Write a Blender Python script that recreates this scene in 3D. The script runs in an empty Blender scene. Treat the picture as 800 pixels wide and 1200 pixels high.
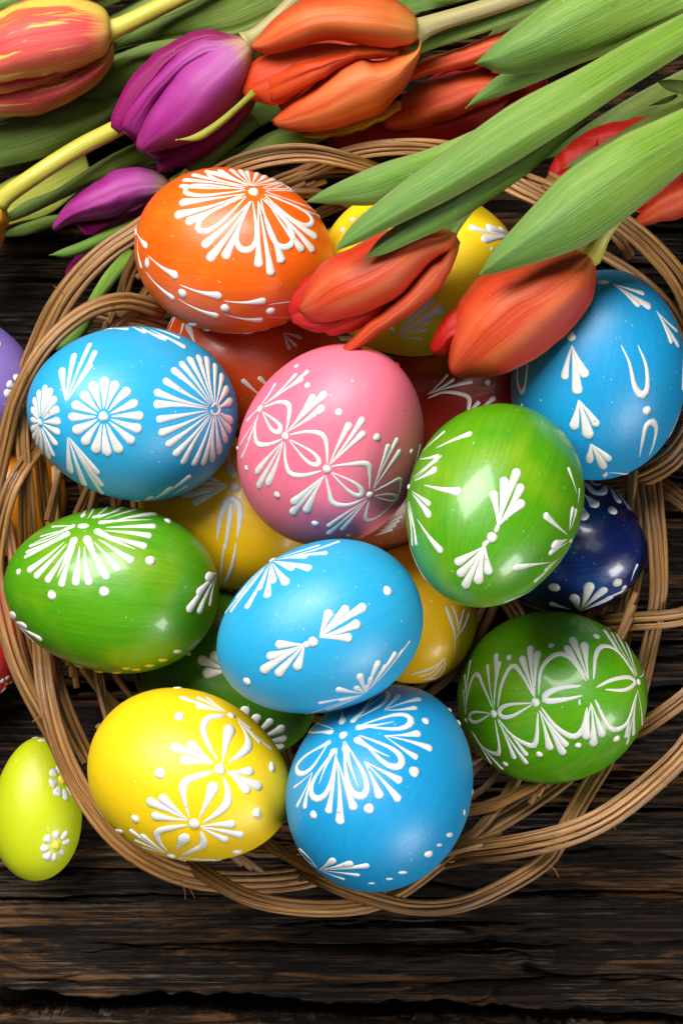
import bpy, math, random
import numpy as np
from mathutils import Vector

# ------------------------------------------------------------------ camera, light, exposure
scene = bpy.context.scene
COL = scene.collection
CAM_H = 700.0            # camera height above the table, mm
FPX = 2794.0             # focal length in photo pixels (photo 800 x 1200)

cam_data = bpy.data.cameras.new("camera")
cam_data.sensor_fit = 'VERTICAL'
cam_data.sensor_height = 36.0
cam_data.lens = FPX / 1200.0 * 36.0
cam_data.clip_start = 0.01
cam_data.clip_end = 20.0
cam_data.dof.use_dof = True
cam_data.dof.focus_distance = 0.63
cam_data.dof.aperture_fstop = 40.0
cam = bpy.data.objects.new("camera", cam_data)
cam.location = (0, 0, CAM_H / 1000)
COL.objects.link(cam)
scene.camera = cam

world = bpy.data.worlds.new("World")
scene.world = world
world.use_nodes = True
bgn = world.node_tree.nodes["Background"]
bgn.inputs[0].default_value = (0.95, 0.97, 1.0, 1)
bgn.inputs[1].default_value = 0.022

def area(name, loc, target, sx, sy, power, col):
    d = bpy.data.lights.new(name, 'AREA')
    d.shape = 'RECTANGLE'; d.size = sx; d.size_y = sy
    d.energy = power; d.color = col
    o = bpy.data.objects.new(name, d)
    o.location = loc
    o.rotation_euler = (Vector(target) - Vector(loc)).to_track_quat('-Z', 'Y').to_euler()
    COL.objects.link(o)
    return o

area("key_softbox", (-0.36, 0.62, 0.92), (0, 0, 0.04), 0.85, 0.55, 26.5, (1.0, 0.975, 0.94))
area("overhead_softbox", (0.10, 0.12, 1.35), (0, 0, 0.04), 0.5, 0.5, 1.0, (1.0, 0.98, 0.96))
area("side_softbox", (0.62, -0.66, 0.48), (0, 0, 0.05), 0.36, 0.32, 6.5, (1.0, 0.98, 0.95))

scene.cycles.diffuse_bounces = 2
scene.cycles.max_bounces = 6
vs = scene.view_settings
vs.view_transform = 'Standard'
vs.look = 'None'
vs.exposure = 0.02
vs.gamma = 1.0
vs.use_curve_mapping = False

# ------------------------------------------------------------------ helpers
rng = np.random.default_rng(7)
random.seed(7)
MM = 0.001

def P(u, v, z):
    """photo pixel + height in mm -> world point in mm"""
    k = (CAM_H - z) / FPX
    return np.array([(u - 400.0) * k, (600.0 - v) * k, z])

def tag(o, label=None, cat=None, group=None, kind=None):
    if label: o['label'] = label
    if cat: o['category'] = cat
    if group: o['group'] = group
    if kind: o['kind'] = kind
    return o

def mesh_obj(name, verts, faces, mat, parent=None, loc=(0, 0, 0), uvs=None, smooth=True):
    """verts in mm, in the parent's frame"""
    me = bpy.data.meshes.new(name)
    me.from_pydata((np.asarray(verts) * MM).tolist(), [], faces)
    if uvs is not None:
        uvs = np.asarray(uvs, dtype=np.float32)
        idx = np.empty(len(me.loops), dtype=np.int32)
        me.loops.foreach_get('vertex_index', idx)
        lay = me.uv_layers.new(name='UVMap')
        lay.data.foreach_set('uv', uvs[idx].ravel())
    if smooth:
        me.polygons.foreach_set('use_smooth', [True] * len(me.polygons))
    me.materials.append(mat)
    o = bpy.data.objects.new(name, me)
    COL.objects.link(o)
    if parent is not None:
        o.parent = parent
    o.location = np.asarray(loc) * MM
    return o

def empty(name, loc):
    o = bpy.data.objects.new(name, None)
    o.empty_display_size = 0.01
    o.location = np.asarray(loc) * MM
    COL.objects.link(o)
    return o

def catmull(pts, n):
    """resample a polyline as a smooth curve with n points, even in chord length"""
    pts = np.asarray(pts, dtype=float)
    if len(pts) == 2:
        t = np.linspace(0, 1, n)[:, None]
        return pts[0] * (1 - t) + pts[1] * t
    q = np.vstack([2 * pts[0] - pts[1], pts, 2 * pts[-1] - pts[-2]])
    dense = []
    for i in range(1, len(q) - 2):
        p0, p1, p2, p3 = q[i - 1], q[i], q[i + 1], q[i + 2]
        for t in np.linspace(0, 1, 14, endpoint=False):
            dense.append(0.5 * ((2 * p1) + (-p0 + p2) * t + (2 * p0 - 5 * p1 + 4 * p2 - p3) * t * t + (-p0 + 3 * p1 - 3 * p2 + p3) * t ** 3))
    dense.append(q[-2])
    dense = np.array(dense)
    d = np.r_[0, np.cumsum(np.linalg.norm(np.diff(dense[:, :2], axis=0), axis=1) + 1e-9)]
    s = np.linspace(0, d[-1], n)
    return np.stack([np.interp(s, d, dense[:, k]) for k in range(dense.shape[1])], 1)

def vnoise(x, y, seed):
    """smooth value noise on arrays"""
    r = np.random.default_rng(seed).random((256, 256))
    xi = np.floor(x).astype(int); yi = np.floor(y).astype(int)
    fx = x - xi; fy = y - yi
    fx = fx * fx * (3 - 2 * fx); fy = fy * fy * (3 - 2 * fy)
    a = r[xi % 256, yi % 256]; b = r[(xi + 1) % 256, yi % 256]
    c = r[xi % 256, (yi + 1) % 256]; d = r[(xi + 1) % 256, (yi + 1) % 256]
    return (a * (1 - fx) + b * fx) * (1 - fy) + (c * (1 - fx) + d * fx) * fy

def grid_faces(n, m, off=0, wrap=False):
    f = []
    mm = m if wrap else m - 1
    for i in range(n - 1):
        for j in range(mm):
            k = (j + 1) % m
            f.append((off + i * m + j, off + i * m + k, off + (i + 1) * m + k, off + (i + 1) * m + j))
    return f

def tube(path, r, sides=8, taper=None):
    """round tube along path (mm): verts, faces, uvs (mm along, turn)"""
    path = np.asarray(path); n = len(path)
    tan = np.gradient(path, axis=0)
    tan /= np.linalg.norm(tan, axis=1)[:, None] + 1e-12
    up = np.array([0, 0, 1.0])
    V, U = [], []
    d = np.r_[0, np.cumsum(np.linalg.norm(np.diff(path, axis=0), axis=1))]
    rr = np.full(n, r) if np.isscalar(r) else np.asarray(r)
    for i in range(n):
        t = tan[i]
        a = np.cross(up, t)
        if np.linalg.norm(a) < 0.05: a = np.cross(np.array([0, 1.0, 0]), t)
        a /= np.linalg.norm(a); b = np.cross(t, a)
        for j in range(sides):
            an = 2 * math.pi * j / sides
            V.append(path[i] + rr[i] * (math.cos(an) * a + math.sin(an) * b))
            U.append((d[i], abs(2.0 * j / sides - 1.0)))
    F = grid_faces(n, sides, wrap=True)
    F.append(tuple(range(sides))[::-1]); F.append(tuple((n - 1) * sides + j for j in range(sides)))
    return V, F, U

# ------------------------------------------------------------------ materials
class NT:
    def __init__(self, name):
        self.mat = bpy.data.materials.new(name)
        self.mat.use_nodes = True
        self.t = self.mat.node_tree
        self.b = self.t.nodes['Principled BSDF']
    def n(self, typ, **kw):
        nd = self.t.nodes.new(typ)
        for k, v in kw.items():
            if k.startswith('i_'):
                nd.inputs[k[2:].replace('_', ' ')].default_value = v
            else:
                setattr(nd, k, v)
        return nd
    def l(self, a, b): self.t.links.new(a, b)
    def coords(self, which, scale, rot=(0, 0, 0)):
        tc = self.n('ShaderNodeTexCoord'); mp = self.n('ShaderNodeMapping')
        mp.inputs['Scale'].default_value = scale
        mp.inputs['Rotation'].default_value = rot
        self.l(tc.outputs[which], mp.inputs['Vector'])
        return mp.outputs['Vector']
    def noise(self, vec, scale=1.0, detail=4, rough=0.55, dist=0.0):
        nd = self.n('ShaderNodeTexNoise')
        nd.inputs['Scale'].default_value = scale; nd.inputs['Detail'].default_value = detail
        nd.inputs['Roughness'].default_value = rough; nd.inputs['Distortion'].default_value = dist
        self.l(vec, nd.inputs['Vector'])
        return nd.outputs['Fac']
    def ramp(self, fac, stops):
        r = self.n('ShaderNodeValToRGB')
        e = r.color_ramp.elements
        while len(e) < len(stops): e.new(0.5)
        for k, (p, c) in enumerate(stops):
            e[k].position = p
            e[k].color = (c, c, c, 1) if np.isscalar(c) else (*c, 1)
        self.l(fac, r.inputs['Fac'])
        return r.outputs['Color']
    def mix(self, fac, a, b, mode='MIX'):
        m = self.n('ShaderNodeMix', data_type='RGBA', blend_type=mode)
        for s, v in ((m.inputs[0], fac), (m.inputs[6], a), (m.inputs[7], b)):
            if hasattr(v, 'is_output'): self.l(v, s)
            elif np.isscalar(v): s.default_value = v
            else: s.default_value = (*v, 1)
        return m.outputs[2]
    def math(self, op, a, b=0.0):
        m = self.n('ShaderNodeMath', operation=op)
        for s, v in ((m.inputs[0], a), (m.inputs[1], b)):
            if hasattr(v, 'is_output'): self.l(v, s)
            else: s.default_value = v
        return m.outputs[0]
    def bump(self, h, strength, dist):
        b = self.n('ShaderNodeBump')
        b.inputs['Strength'].default_value = strength; b.inputs['Distance'].default_value = dist
        self.l(h, b.inputs['Height'])
        self.l(b.outputs['Normal'], self.b.inputs['Normal'])
        return b
    def thin(self, col, fac):
        """let some light through, as through a petal or leaf"""
        tr = self.n('ShaderNodeBsdfTranslucent'); self.l(col, tr.inputs[0])
        mx = self.n('ShaderNodeMixShader'); mx.inputs[0].default_value = fac
        out = self.t.nodes['Material Output']
        self.l(self.b.outputs[0], mx.inputs[1]); self.l(tr.outputs[0], mx.inputs[2]); self.l(mx.outputs[0], out.inputs['Surface'])
    def set(self, **kw):
        for k, v in kw.items():
            s = self.b.inputs[k.replace('_', ' ')]
            if hasattr(v, 'is_output'): self.l(v, s)
            elif isinstance(v, tuple) and len(v) == 3 and s.type == 'RGBA': s.default_value = (*v, 1)
            else: s.default_value = v
        return self

def paint_mat(name, c0, c1, patch=None, rough=0.35, coat=0.0, seed=0.0, amount=0.5):
    """hand-brushed egg dye: streaks along the shell and thin patches"""
    m = NT(name)
    v = m.coords('UV', (9.0, 1.6, 1.0))
    f = m.noise(v, 2.2, 6, 0.68, 0.3)
    col = m.mix(m.ramp(f, [(0.35, 0.0), (0.68, amount)]), c0, c1)
    o = m.coords('Object', (1, 1, 1), (seed, seed * 1.7, 0))
    if patch:
        g = m.noise(o, 55, 2, 0.5, 0.3)
        s2 = m.noise(m.coords('UV', (12.0, 2.0, 1.0)), 2.0, 4, 0.65)
        col = m.mix(m.math('MULTIPLY', m.ramp(g, [(0.52, 0.0), (0.75, 0.7)]), m.ramp(s2, [(0.3, 0.25), (0.7, 1.0)])), col, patch)
    sp = m.noise(o, 900, 2, 0.5)
    col = m.mix(m.ramp(sp, [(0.72, 0.0), (0.76, 0.4)]), col, (0.85, 0.86, 0.84))
    col = m.mix(m.ramp(m.noise(o, 620, 2, 0.5), [(0.74, 0.0), (0.8, 0.35)]), col, (0.03, 0.03, 0.03))
    m.set(Base_Color=col, Roughness=rough, Coat_Weight=coat, Coat_Roughness=0.12, Subsurface_Weight=0.0)
    r = m.noise(o, 160, 4, 0.6)
    rg = m.n('ShaderNodeMapRange'); m.l(r, rg.inputs[0])
    rg.inputs[3].default_value = rough - 0.08; rg.inputs[4].default_value = rough + 0.12
    m.l(rg.outputs[0], m.b.inputs['Roughness'])
    fine = m.noise(m.coords('UV', (30.0, 6.0, 1.0)), 3.0, 4, 0.6)
    pits = m.noise(o, 700, 3, 0.6)
    m.bump(m.math('ADD', m.math('MULTIPLY', fine, 0.8), pits), 0.35, 0.00016)
    return m.mat

def wax_mat(name, col, rough=0.42):
    m = NT(name)
    o = m.coords('Object', (1, 1, 1))
    c = m.mix(m.ramp(m.noise(o, 260, 3, 0.6), [(0.35, 0.0), (0.75, 0.6)]), col, tuple(x * 0.86 for x in col))
    c = m.mix(m.ramp(m.noise(o, 650, 2, 0.5), [(0.71, 0.0), (0.75, 0.75)]), c, (0.16, 0.13, 0.1))
    m.set(Base_Color=c, Roughness=rough, Subsurface_Weight=0.08, Subsurface_Scale=0.0006)
    m.bump(m.noise(o, 700, 3, 0.55), 0.45, 0.00022)
    return m.mat

WAX = wax_mat('white_wax', (0.71, 0.70, 0.675))
WAX_YELLOW = wax_mat('yellow_wax', (0.80, 0.62, 0.05))
RED_SPOT = wax_mat('red_dab', (0.55, 0.02, 0.03))

def cane_mat():
    m = NT('cane')
    v = m.coords('UV', (0.035, 5.0, 1.0))
    oi = m.n('ShaderNodeObjectInfo')
    va = m.n('ShaderNodeVectorMath', operation='ADD'); m.l(v, va.inputs[0])
    cx = m.n('ShaderNodeCombineXYZ'); m.l(m.math('MULTIPLY', oi.outputs['Random'], 50.0), cx.inputs[0]); m.l(m.math('MULTIPLY', oi.outputs['Random'], 31.0), cx.inputs[2])
    m.l(cx.outputs[0], va.inputs[1])
    f = m.noise(va.outputs[0], 1.6, 6, 0.65, 0.2)
    col = m.ramp(f, [(0.34, (0.035, 0.014, 0.005)), (0.43, (0.23, 0.098, 0.025)), (0.53, (0.48, 0.235, 0.066)), (0.70, (0.68, 0.40, 0.15))])
    col = m.mix(m.math('MULTIPLY', oi.outputs['Random'], 0.62), col, (0.145, 0.070, 0.029))
    long = m.noise(va.outputs[0], 0.35, 2, 0.5)
    col = m.mix(m.ramp(long, [(0.5, 0.0), (0.75, 0.4)]), col, (0.16, 0.085, 0.04))
    o = m.coords('Object', (1, 1, 1))
    col = m.mix(m.ramp(m.noise(o, 480, 3, 0.6), [(0.66, 0.0), (0.74, 0.6)]), col, (0.04, 0.02, 0.012))
    m.set(Base_Color=col, Roughness=0.34, Specular_IOR_Level=0.55)
    fine = m.noise(m.coords('UV', (0.04, 9.0, 1.0)), 1.6, 4, 0.6)
    m.bump(fine, 0.6, 0.0004)
    return m.mat

CANE = cane_mat()

def wood_mat():
    m = NT('weathered_wood')
    f = m.noise(m.coords('Object', (13, 560, 60)), 1.0, 10, 0.72, 0.7)
    g = m.noise(m.coords('Object', (30, 1300, 60)), 1.0, 8, 0.7, 0.4)
    pa = m.noise(m.coords('Object', (14, 70, 20)), 1.0, 5, 0.65, 0.9)
    pb = m.noise(m.coords('Object', (22, 60, 20), (0, 0, 0.03)), 1.0, 4, 0.65, 0.6)
    col = m.ramp(f, [(0.36, (0.0015, 0.0011, 0.0009)), (0.50, (0.0085, 0.0048, 0.0029)), (0.62, (0.026, 0.0140, 0.0076))])
    col = m.mix(m.ramp(f, [(0.53, 0.0), (0.57, 0.65), (0.66, 1.0)]), col, (0.058, 0.030, 0.0155))
    col = m.mix(m.math('MULTIPLY', m.ramp(g, [(0.53, 0.0), (0.58, 1.0)]), m.ramp(pb, [(0.46, 0.0), (0.58, 0.9)])), col, (0.125, 0.092, 0.064))
    col = m.mix(m.math('MULTIPLY', m.ramp(f, [(0.46, 0.0), (0.54, 1.0)]), m.ramp(pa, [(0.52, 0.0), (0.60, 0.9)])), col, (0.17, 0.078, 0.028))
    o = m.coords('Object', (1, 1, 1))
    dust = m.ramp(m.noise(o, 900, 3, 0.6), [(0.70, 0.0), (0.75, 0.5)])
    col = m.mix(dust, col, (0.24, 0.22, 0.20))
    col = m.mix(m.ramp(g, [(0.36, 1.0), (0.41, 0.0)]), col, (0.002, 0.0015, 0.001))
    m.set(Base_Color=col, Roughness=0.65, Specular_IOR_Level=0.18)
    m.bump(m.math('ADD', f, m.math('MULTIPLY', g, 0.8)), 1.0, 0.0016)
    return m.mat

WOOD = wood_mat()

def petal_mat(name, stops, edge, edge_amt, streak, streak_amt=0.5, flame=None):
    """stops: colour along the petal from base (0) to tip (1)"""
    m = NT(name)
    tc = m.n('ShaderNodeTexCoord'); sep = m.n('ShaderNodeSeparateXYZ')
    m.l(tc.outputs['UV'], sep.inputs[0])
    wob = m.noise(m.coords('UV', (1.5, 26.0, 1.0)), 1.0, 4, 0.6)
    t = m.math('ADD', sep.outputs[0], m.math('MULTIPLY', m.math('SUBTRACT', wob, 0.5), 0.35))
    col = m.ramp(t, stops)
    e = m.math('ABSOLUTE', m.math('SUBTRACT', m.math('MULTIPLY', sep.outputs[1], 2.0), 1.0))
    col = m.mix(m.math('MULTIPLY', m.math('POWER', e, 3.0), edge_amt), col, edge)
    st = m.noise(m.coords('UV', (0.8, 75.0, 1.0)), 1.0, 6, 0.72, 0.15)
    bl = m.noise(m.coords('UV', (1.6, 3.2, 1.0)), 1.0, 2, 0.5)
    mid = m.math('SUBTRACT', 1.0, m.math('POWER', e, 2.0))
    amt = m.math('MULTIPLY', m.math('ADD', m.ramp(st, [(0.40, 0.0), (0.66, 0.55)]), m.ramp(bl, [(0.4, 0.0), (0.65, 0.6)])), mid)
    col = m.mix(m.math('MULTIPLY', amt, streak_amt), col, streak)
    col = m.mix(m.math('MULTIPLY', m.math('POWER', e, 22.0), 0.5), col, tuple(min(0.9, x * 1.15 + 0.03) for x in streak))  # paler rim painted in, as light glowing through the thin edge
    if flame:
        fl = m.noise(m.coords('UV', (1.6, 9.0, 1.0)), 1.0, 3, 0.6, 0.7)
        fl = m.math('ADD', fl, m.math('MULTIPLY', m.math('POWER', e, 2.0), 0.16))
        col = m.mix(m.ramp(fl, [(0.58, 0.0), (0.65, 0.95)]), col, flame)
    o = m.coords('Object', (1, 1, 1))
    col = m.mix(m.ramp(m.noise(o, 700, 2, 0.5), [(0.75, 0.0), (0.8, 0.3)]), col, (0.9, 0.75, 0.65))
    m.set(Base_Color=col, Roughness=0.42, Subsurface_Weight=0.08, Subsurface_Scale=0.0015, Specular_IOR_Level=0.4)
    m.b.inputs['Subsurface Radius'].default_value = (1.0, 0.35, 0.2)
    vein = m.noise(m.coords('UV', (0.8, 70.0, 1.0)), 1.0, 5, 0.65, 0.15)
    m.bump(vein, 0.4, 0.0005)
    m.thin(col, 0.22)
    return m.mat

def leaf_mat(name, base, tip, light, dark):
    m = NT(name)
    tc = m.n('ShaderNodeTexCoord'); sep = m.n('ShaderNodeSeparateXYZ')
    m.l(tc.outputs['UV'], sep.inputs[0])
    col = m.ramp(sep.outputs[0], [(0.0, tip), (0.3, tuple(.5 * (a + b) for a, b in zip(tip, base))), (0.6, base)])
    e = m.math('ABSOLUTE', m.math('SUBTRACT', m.math('MULTIPLY', sep.outputs[1], 2.0), 1.0))
    st = m.noise(m.coords('UV', (0.8, 60.0, 1.0)), 1.0, 6, 0.72, 0.05)
    bb = m.noise(m.coords('UV', (2.0, 4.0, 1.0)), 1.0, 3, 0.5)
    col = m.mix(m.ramp(st, [(0.46, 0.0), (0.66, 0.75)]), col, light)
    col = m.mix(m.ramp(bb, [(0.45, 0.0), (0.68, 0.6)]), col, light)
    bl = m.noise(m.coords('UV', (9.0, 26.0, 1.0)), 1.0, 5, 0.7, 0.4)
    big = m.noise(m.coords('UV', (3.0, 3.5, 1.0)), 1.0, 2, 0.5)
    col = m.mix(m.math('MULTIPLY', m.ramp(bl, [(0.52, 0.0), (0.64, 0.6)]), m.ramp(big, [(0.42, 0.0), (0.62, 1.0)])), col, dark)
    col = m.mix(m.math('MULTIPLY', m.math('POWER', e, 14.0), 0.55), col, (0.5, 0.5, 0.22))
    o = m.coords('Object', (1, 1, 1))
    col = m.mix(m.ramp(m.noise(o, 600, 3, 0.6), [(0.68, 0.0), (0.76, 0.3)]), col, (0.6, 0.68, 0.55))
    m.set(Base_Color=col, Roughness=0.36, Subsurface_Weight=0.06, Subsurface_Scale=0.0015, Specular_IOR_Level=0.5)
    vein = m.noise(m.coords('UV', (0.5, 48.0, 1.0)), 1.0, 5, 0.65, 0.05)
    m.bump(vein, 0.7, 0.0006)
    m.thin(col, 0.15)
    return m.mat

def stem_mat(name, c0, c1):
    m = NT(name)
    v = m.coords('UV', (0.03, 5.0, 1.0))
    f = m.noise(v, 2.0, 5, 0.6)
    col = m.mix(m.ramp(f, [(0.35, 0.0), (0.7, 1.0)]), c0, c1)
    m.set(Base_Color=col, Roughness=0.38, Subsurface_Weight=0.1, Subsurface_Scale=0.002)
    m.bump(m.noise(m.coords('UV', (0.05, 12.0, 1.0)), 2.0, 4, 0.6), 0.4, 0.0004)
    return m.mat

# ------------------------------------------------------------------ table of weathered planks
table = empty('table', (0, 0, 0))
tag(table, 'dark weathered wooden table of rough horizontal planks', 'table', kind='structure')

def plank(y0, y1, seed, tilt0, tilt1):
    """one board, grain along x, upper face worn into ridges and cracks"""
    x = np.arange(-130, 130.01, 1.0); ny = int((y1 - y0) / 0.36)
    s = np.linspace(0, 1, ny)
    X, S = np.meshgrid(x, s, indexing='ij')
    lo = y0 + tilt0 * X + 2.6 * (vnoise(X / 25, X * 0, seed + 3) - .5) + 1.5 * (vnoise(X / 5, X * 0, seed + 4) - .5) + 0.8 * (vnoise(X / 1.8, X * 0, seed + 15) - .5)
    hi = y1 + tilt1 * X + 2.6 * (vnoise(X / 25, X * 0 + 9, seed + 3) - .5) + 1.5 * (vnoise(X / 5, X * 0 + 9, seed + 4) - .5) + 0.8 * (vnoise(X / 1.8, X * 0 + 9, seed + 15) - .5)
    Y = lo + (hi - lo) * S
    W = Y + 7 * (vnoise(X / 70, Y / 30, seed) - .5) + 2.0 * (vnoise(X / 22, Y / 9, seed + 1) - .5)
    h = 0.6 * (vnoise(X / 40, W / 3.0, seed + 5) - .5) + 0.8 * (vnoise(X / 22, W / 1.2, seed + 6) - .5) + 1.0 * (vnoise(X / 4, W / 0.75, seed + 7) - .5)
    h += 0.9 * (vnoise(X / 60, W / 14, seed + 8) - .5)
    c = np.abs(vnoise(X / 75, W / 8.5, seed + 9) - .5) / 0.022
    gate = np.clip((vnoise(X / 38, W / 15, seed + 10) - .42) * 6, 0, 1)
    h -= 3.2 * np.exp(-c * c) * gate
    c = np.abs(vnoise(X / 30, W / 4.0, seed + 11) - .5) / 0.05
    h -= 1.8 * np.exp(-c * c) * np.clip((vnoise(X / 20, W / 9, seed + 12) - .55) * 6, 0, 1)
    r = np.random.default_rng(seed)
    for _ in range(13):
        yc = y0 + (y1 - y0) * r.random(); xc = r.uniform(-120, 120); ln = r.uniform(18, 75); w = r.uniform(0.3, 0.75)
        path = yc + 3.0 * (vnoise(X / 30, X * 0 + yc, seed + 20) - .5) + 0.8 * (vnoise(X / 5, X * 0 + yc, seed + 21) - .5)
        win = np.clip(1 - ((X - xc) / ln) ** 2, 0, 1) ** 0.5
        q = np.abs(Y - path) / (w * (0.25 + win))
        h += 0.35 * win * np.exp(-((q - 2.2) / 1.0) ** 2)
        h -= r.uniform(2.5, 5.0) * win * np.exp(-q ** 3)
    d = np.minimum(Y - lo, hi - Y)
    h -= 2.6 * np.exp(-d / 1.3)
    Z = h - 1.6
    Z[:, 0] = -24; Z[:, -1] = -24
    V = np.stack([X, Y, Z], -1).reshape(-1, 3)
    return mesh_obj('plank', V, [f[::-1] for f in grid_faces(len(x), ny)], WOOD, table)

_edges = [-262, -147.5, -52.0, 46.0, 142.0, 235.0]
for _i in range(5):
    plank(_edges[_i] + 2.4 * (_i == 1) + 0.6, _edges[_i + 1] - 2.2 * (_i == 0) - 0.6, 40 + 17 * _i, -0.03 if _i == 1 else 0.0, -0.03 if _i == 0 else 0.0)
# added sheet below the planks, coloured near black as the shade in the gaps
mesh_obj('gap_shade_sheet', [(-160, -270, -45), (160, -270, -45), (160, 245, -45), (-160, 245, -45)], [(0, 1, 2, 3)],
         NT('gap_shade').set(Base_Color=(0.006, 0.0045, 0.0035), Roughness=0.8).mat, table)

# ------------------------------------------------------------------ eggs
class Egg:
    """egg seen at photo pixel (u, v); half length / half width in photo pixels; ang = image direction of the
    narrow end in degrees (y down); the true length is 1.27 widths, what is missing of it is tilt towards the lens"""
    def __init__(s, key, u, v, L, B, ang, k=0.09, tsign=1, ratio=1.27):
        s.key, s.u, s.v, s.L, s.B, s.ang, s.k, s.ts = key, u, v, L, B, math.radians(ang), k, tsign
        s.ratio = max(ratio, L / B)
    def place(s, z):
        sc = (CAM_H - z) / FPX
        s.c = P(s.u, s.v, z); s.z = z
        s.b = s.B * sc
        s.a = s.b * s.ratio
        ct = math.sqrt(max(0.0, min(1.0, ((s.L * sc) ** 2 - s.b ** 2) / (s.a ** 2 - s.b ** 2))))
        st = math.sqrt(1 - ct * ct) * s.ts
        s.ax = np.array([math.cos(s.ang) * ct, -math.sin(s.ang) * ct, st])
        h = np.array([-math.sin(s.ang), -math.cos(s.ang), 0.0])
        s.e1 = h; s.e2 = np.cross(s.ax, h)
        return s
    def F(s, p):
        d = p - s.c
        t = d @ s.ax / s.a
        rho2 = (d * d).sum(-1) - (t * s.a) ** 2
        g = s.b * (1 - s.k * np.clip(t, -1.2, 1.2))
        return rho2 / (g * g) + t * t - 1
    def N(s, p):
        e = 0.05
        g = np.stack([s.F(p + e * np.eye(3)[i]) - s.F(p - e * np.eye(3)[i]) for i in range(3)], -1)
        return g / np.linalg.norm(g, axis=-1, keepdims=True)
    def proj(s, p):
        for _ in range(4):
            p = s.c + (p - s.c) / np.sqrt(np.maximum(s.F(p) + 1, 1e-6))[..., None]
        return p
    def cast(s, uv):
        """photo pixels -> points on the shell"""
        uv = np.asarray(uv, float)
        cam = np.array([0, 0, CAM_H])
        D = np.stack([P(q[0], q[1], 0) for q in uv]) - cam
        z1, z0 = s.z + s.a * 1.05, s.z - s.a * 0.35
        K = np.linspace((CAM_H - z1) / CAM_H, (CAM_H - z0) / CAM_H, 70)
        pts = cam + D[:, None, :] * K[None, :, None]
        f = s.F(pts)
        out = np.empty((len(uv), 3))
        for i in range(len(uv)):
            w = np.where(f[i] < 0)[0]
            if len(w) == 0:
                out[i] = s.proj(pts[i, np.argmin(f[i])])
            else:
                j = w[0]; a, b = K[max(j - 1, 0)], K[j]
                for _ in range(18):
                    m = .5 * (a + b)
                    if s.F(cam + D[i] * m) < 0: b = m
                    else: a = m
                out[i] = cam + D[i] * b
        return out
    def surf(s, n=56, m=64):
        V, U = [], []
        for i in range(n + 1):
            th = math.pi * i / n
            t = -math.cos(th); r = s.b * math.sin(th) * (1 - s.k * t)
            for j in range(m):
                ph = 2 * math.pi * j / m
                V.append(s.ax * s.a * t + r * (math.cos(ph) * s.e1 + math.sin(ph) * s.e2))
                U.append((abs(2 * j / m - 1) * 3, i / n))
        return np.array(V), U, grid_faces(n + 1, m, wrap=True)

EGGS = {}
def lower(e, z): EGGS[e.key] = e.place(z)
def overlap(a, b):
    if np.linalg.norm(a.c - b.c) > max(a.a, a.b) + max(b.a, b.b): return False
    if not hasattr(a, '_s') or a._z != a.z:
        a._s = a.surf(20, 24)[0]; a._z = a.z
    if not hasattr(b, '_s') or b._z != b.z:
        b._s = b.surf(20, 24)[0]; b._z = b.z
    return (b.F(a._s + a.c) < -0.02).any() or (a.F(b._s + b.c) < -0.02).any()
def drop(e, zmin, ztop=105):
    z = ztop; e.place(z); last = z
    while z > zmin:
        z -= 1.0; e.place(z)
        if any(overlap(e, o) for o in EGGS.values()): break
        last = z
    EGGS[e.key] = e.place(last)

# bottom layer in the basket
lower(Egg('yellow_left', 270, 602, 108, 90, 15), 26)
lower(Egg('green_under', 268, 792, 112, 90, 35), 27)
lower(Egg('yellow_small', 478, 716, 88, 81, 60), 24)
lower(Egg('rust', 432, 588, 84, 74, -40), 22)
lower(Egg('dark_red', 545, 462, 100, 84, -15), 25)
lower(Egg('navy', 664, 637, 95, 83, 10), 26)
lower(Egg('red_orange', 300, 425, 112, 86, 12), 25)
# heaped on top
drop(Egg('yellow_top', 493, 318, 118, 99, 4), 34)
drop(Egg('blue_right', 702, 439, 122, 101, -82), 38)
drop(Egg('yellow_front', 223, 910, 122, 98, 18), 38)
drop(Egg('blue_bottom', 448, 919, 121, 106, -62, tsign=-1), 36)
drop(Egg('green_right', 649, 817, 109, 101, -12), 36)
drop(Egg('green_left', 131, 691, 126, 97, 184), 46)
drop(Egg('blue_left', 155, 484, 121, 102, 185), 50)
drop(Egg('orange', 275, 295, 118, 96, 12), 48)
drop(Egg('pink', 390, 519, 121, 106, -62), 48)
drop(Egg('green_mid', 577, 594, 122, 102, 112), 48)
drop(Egg('blue_mid', 374, 737, 124, 98, 158), 48)
# loose on the table
def loose(e, lift=0.0):
    z = 15.0
    for _ in range(6):
        e.place(z); V = e.surf(16, 16)[0]; z = -V[:, 2].min() - 1.0 + lift
    EGGS[e.key] = e.place(z)
loose(Egg('lime', 44, 948, 84, 52, -88, k=0.12, ratio=1.55))
loose(Egg('purple', -44, 452, 96, 82, 20))
loose(Egg('orange_plain', 24, 588, 70, 55, 80))
loose(Egg('red_small', -22, 750, 82, 56, -60))

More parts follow.
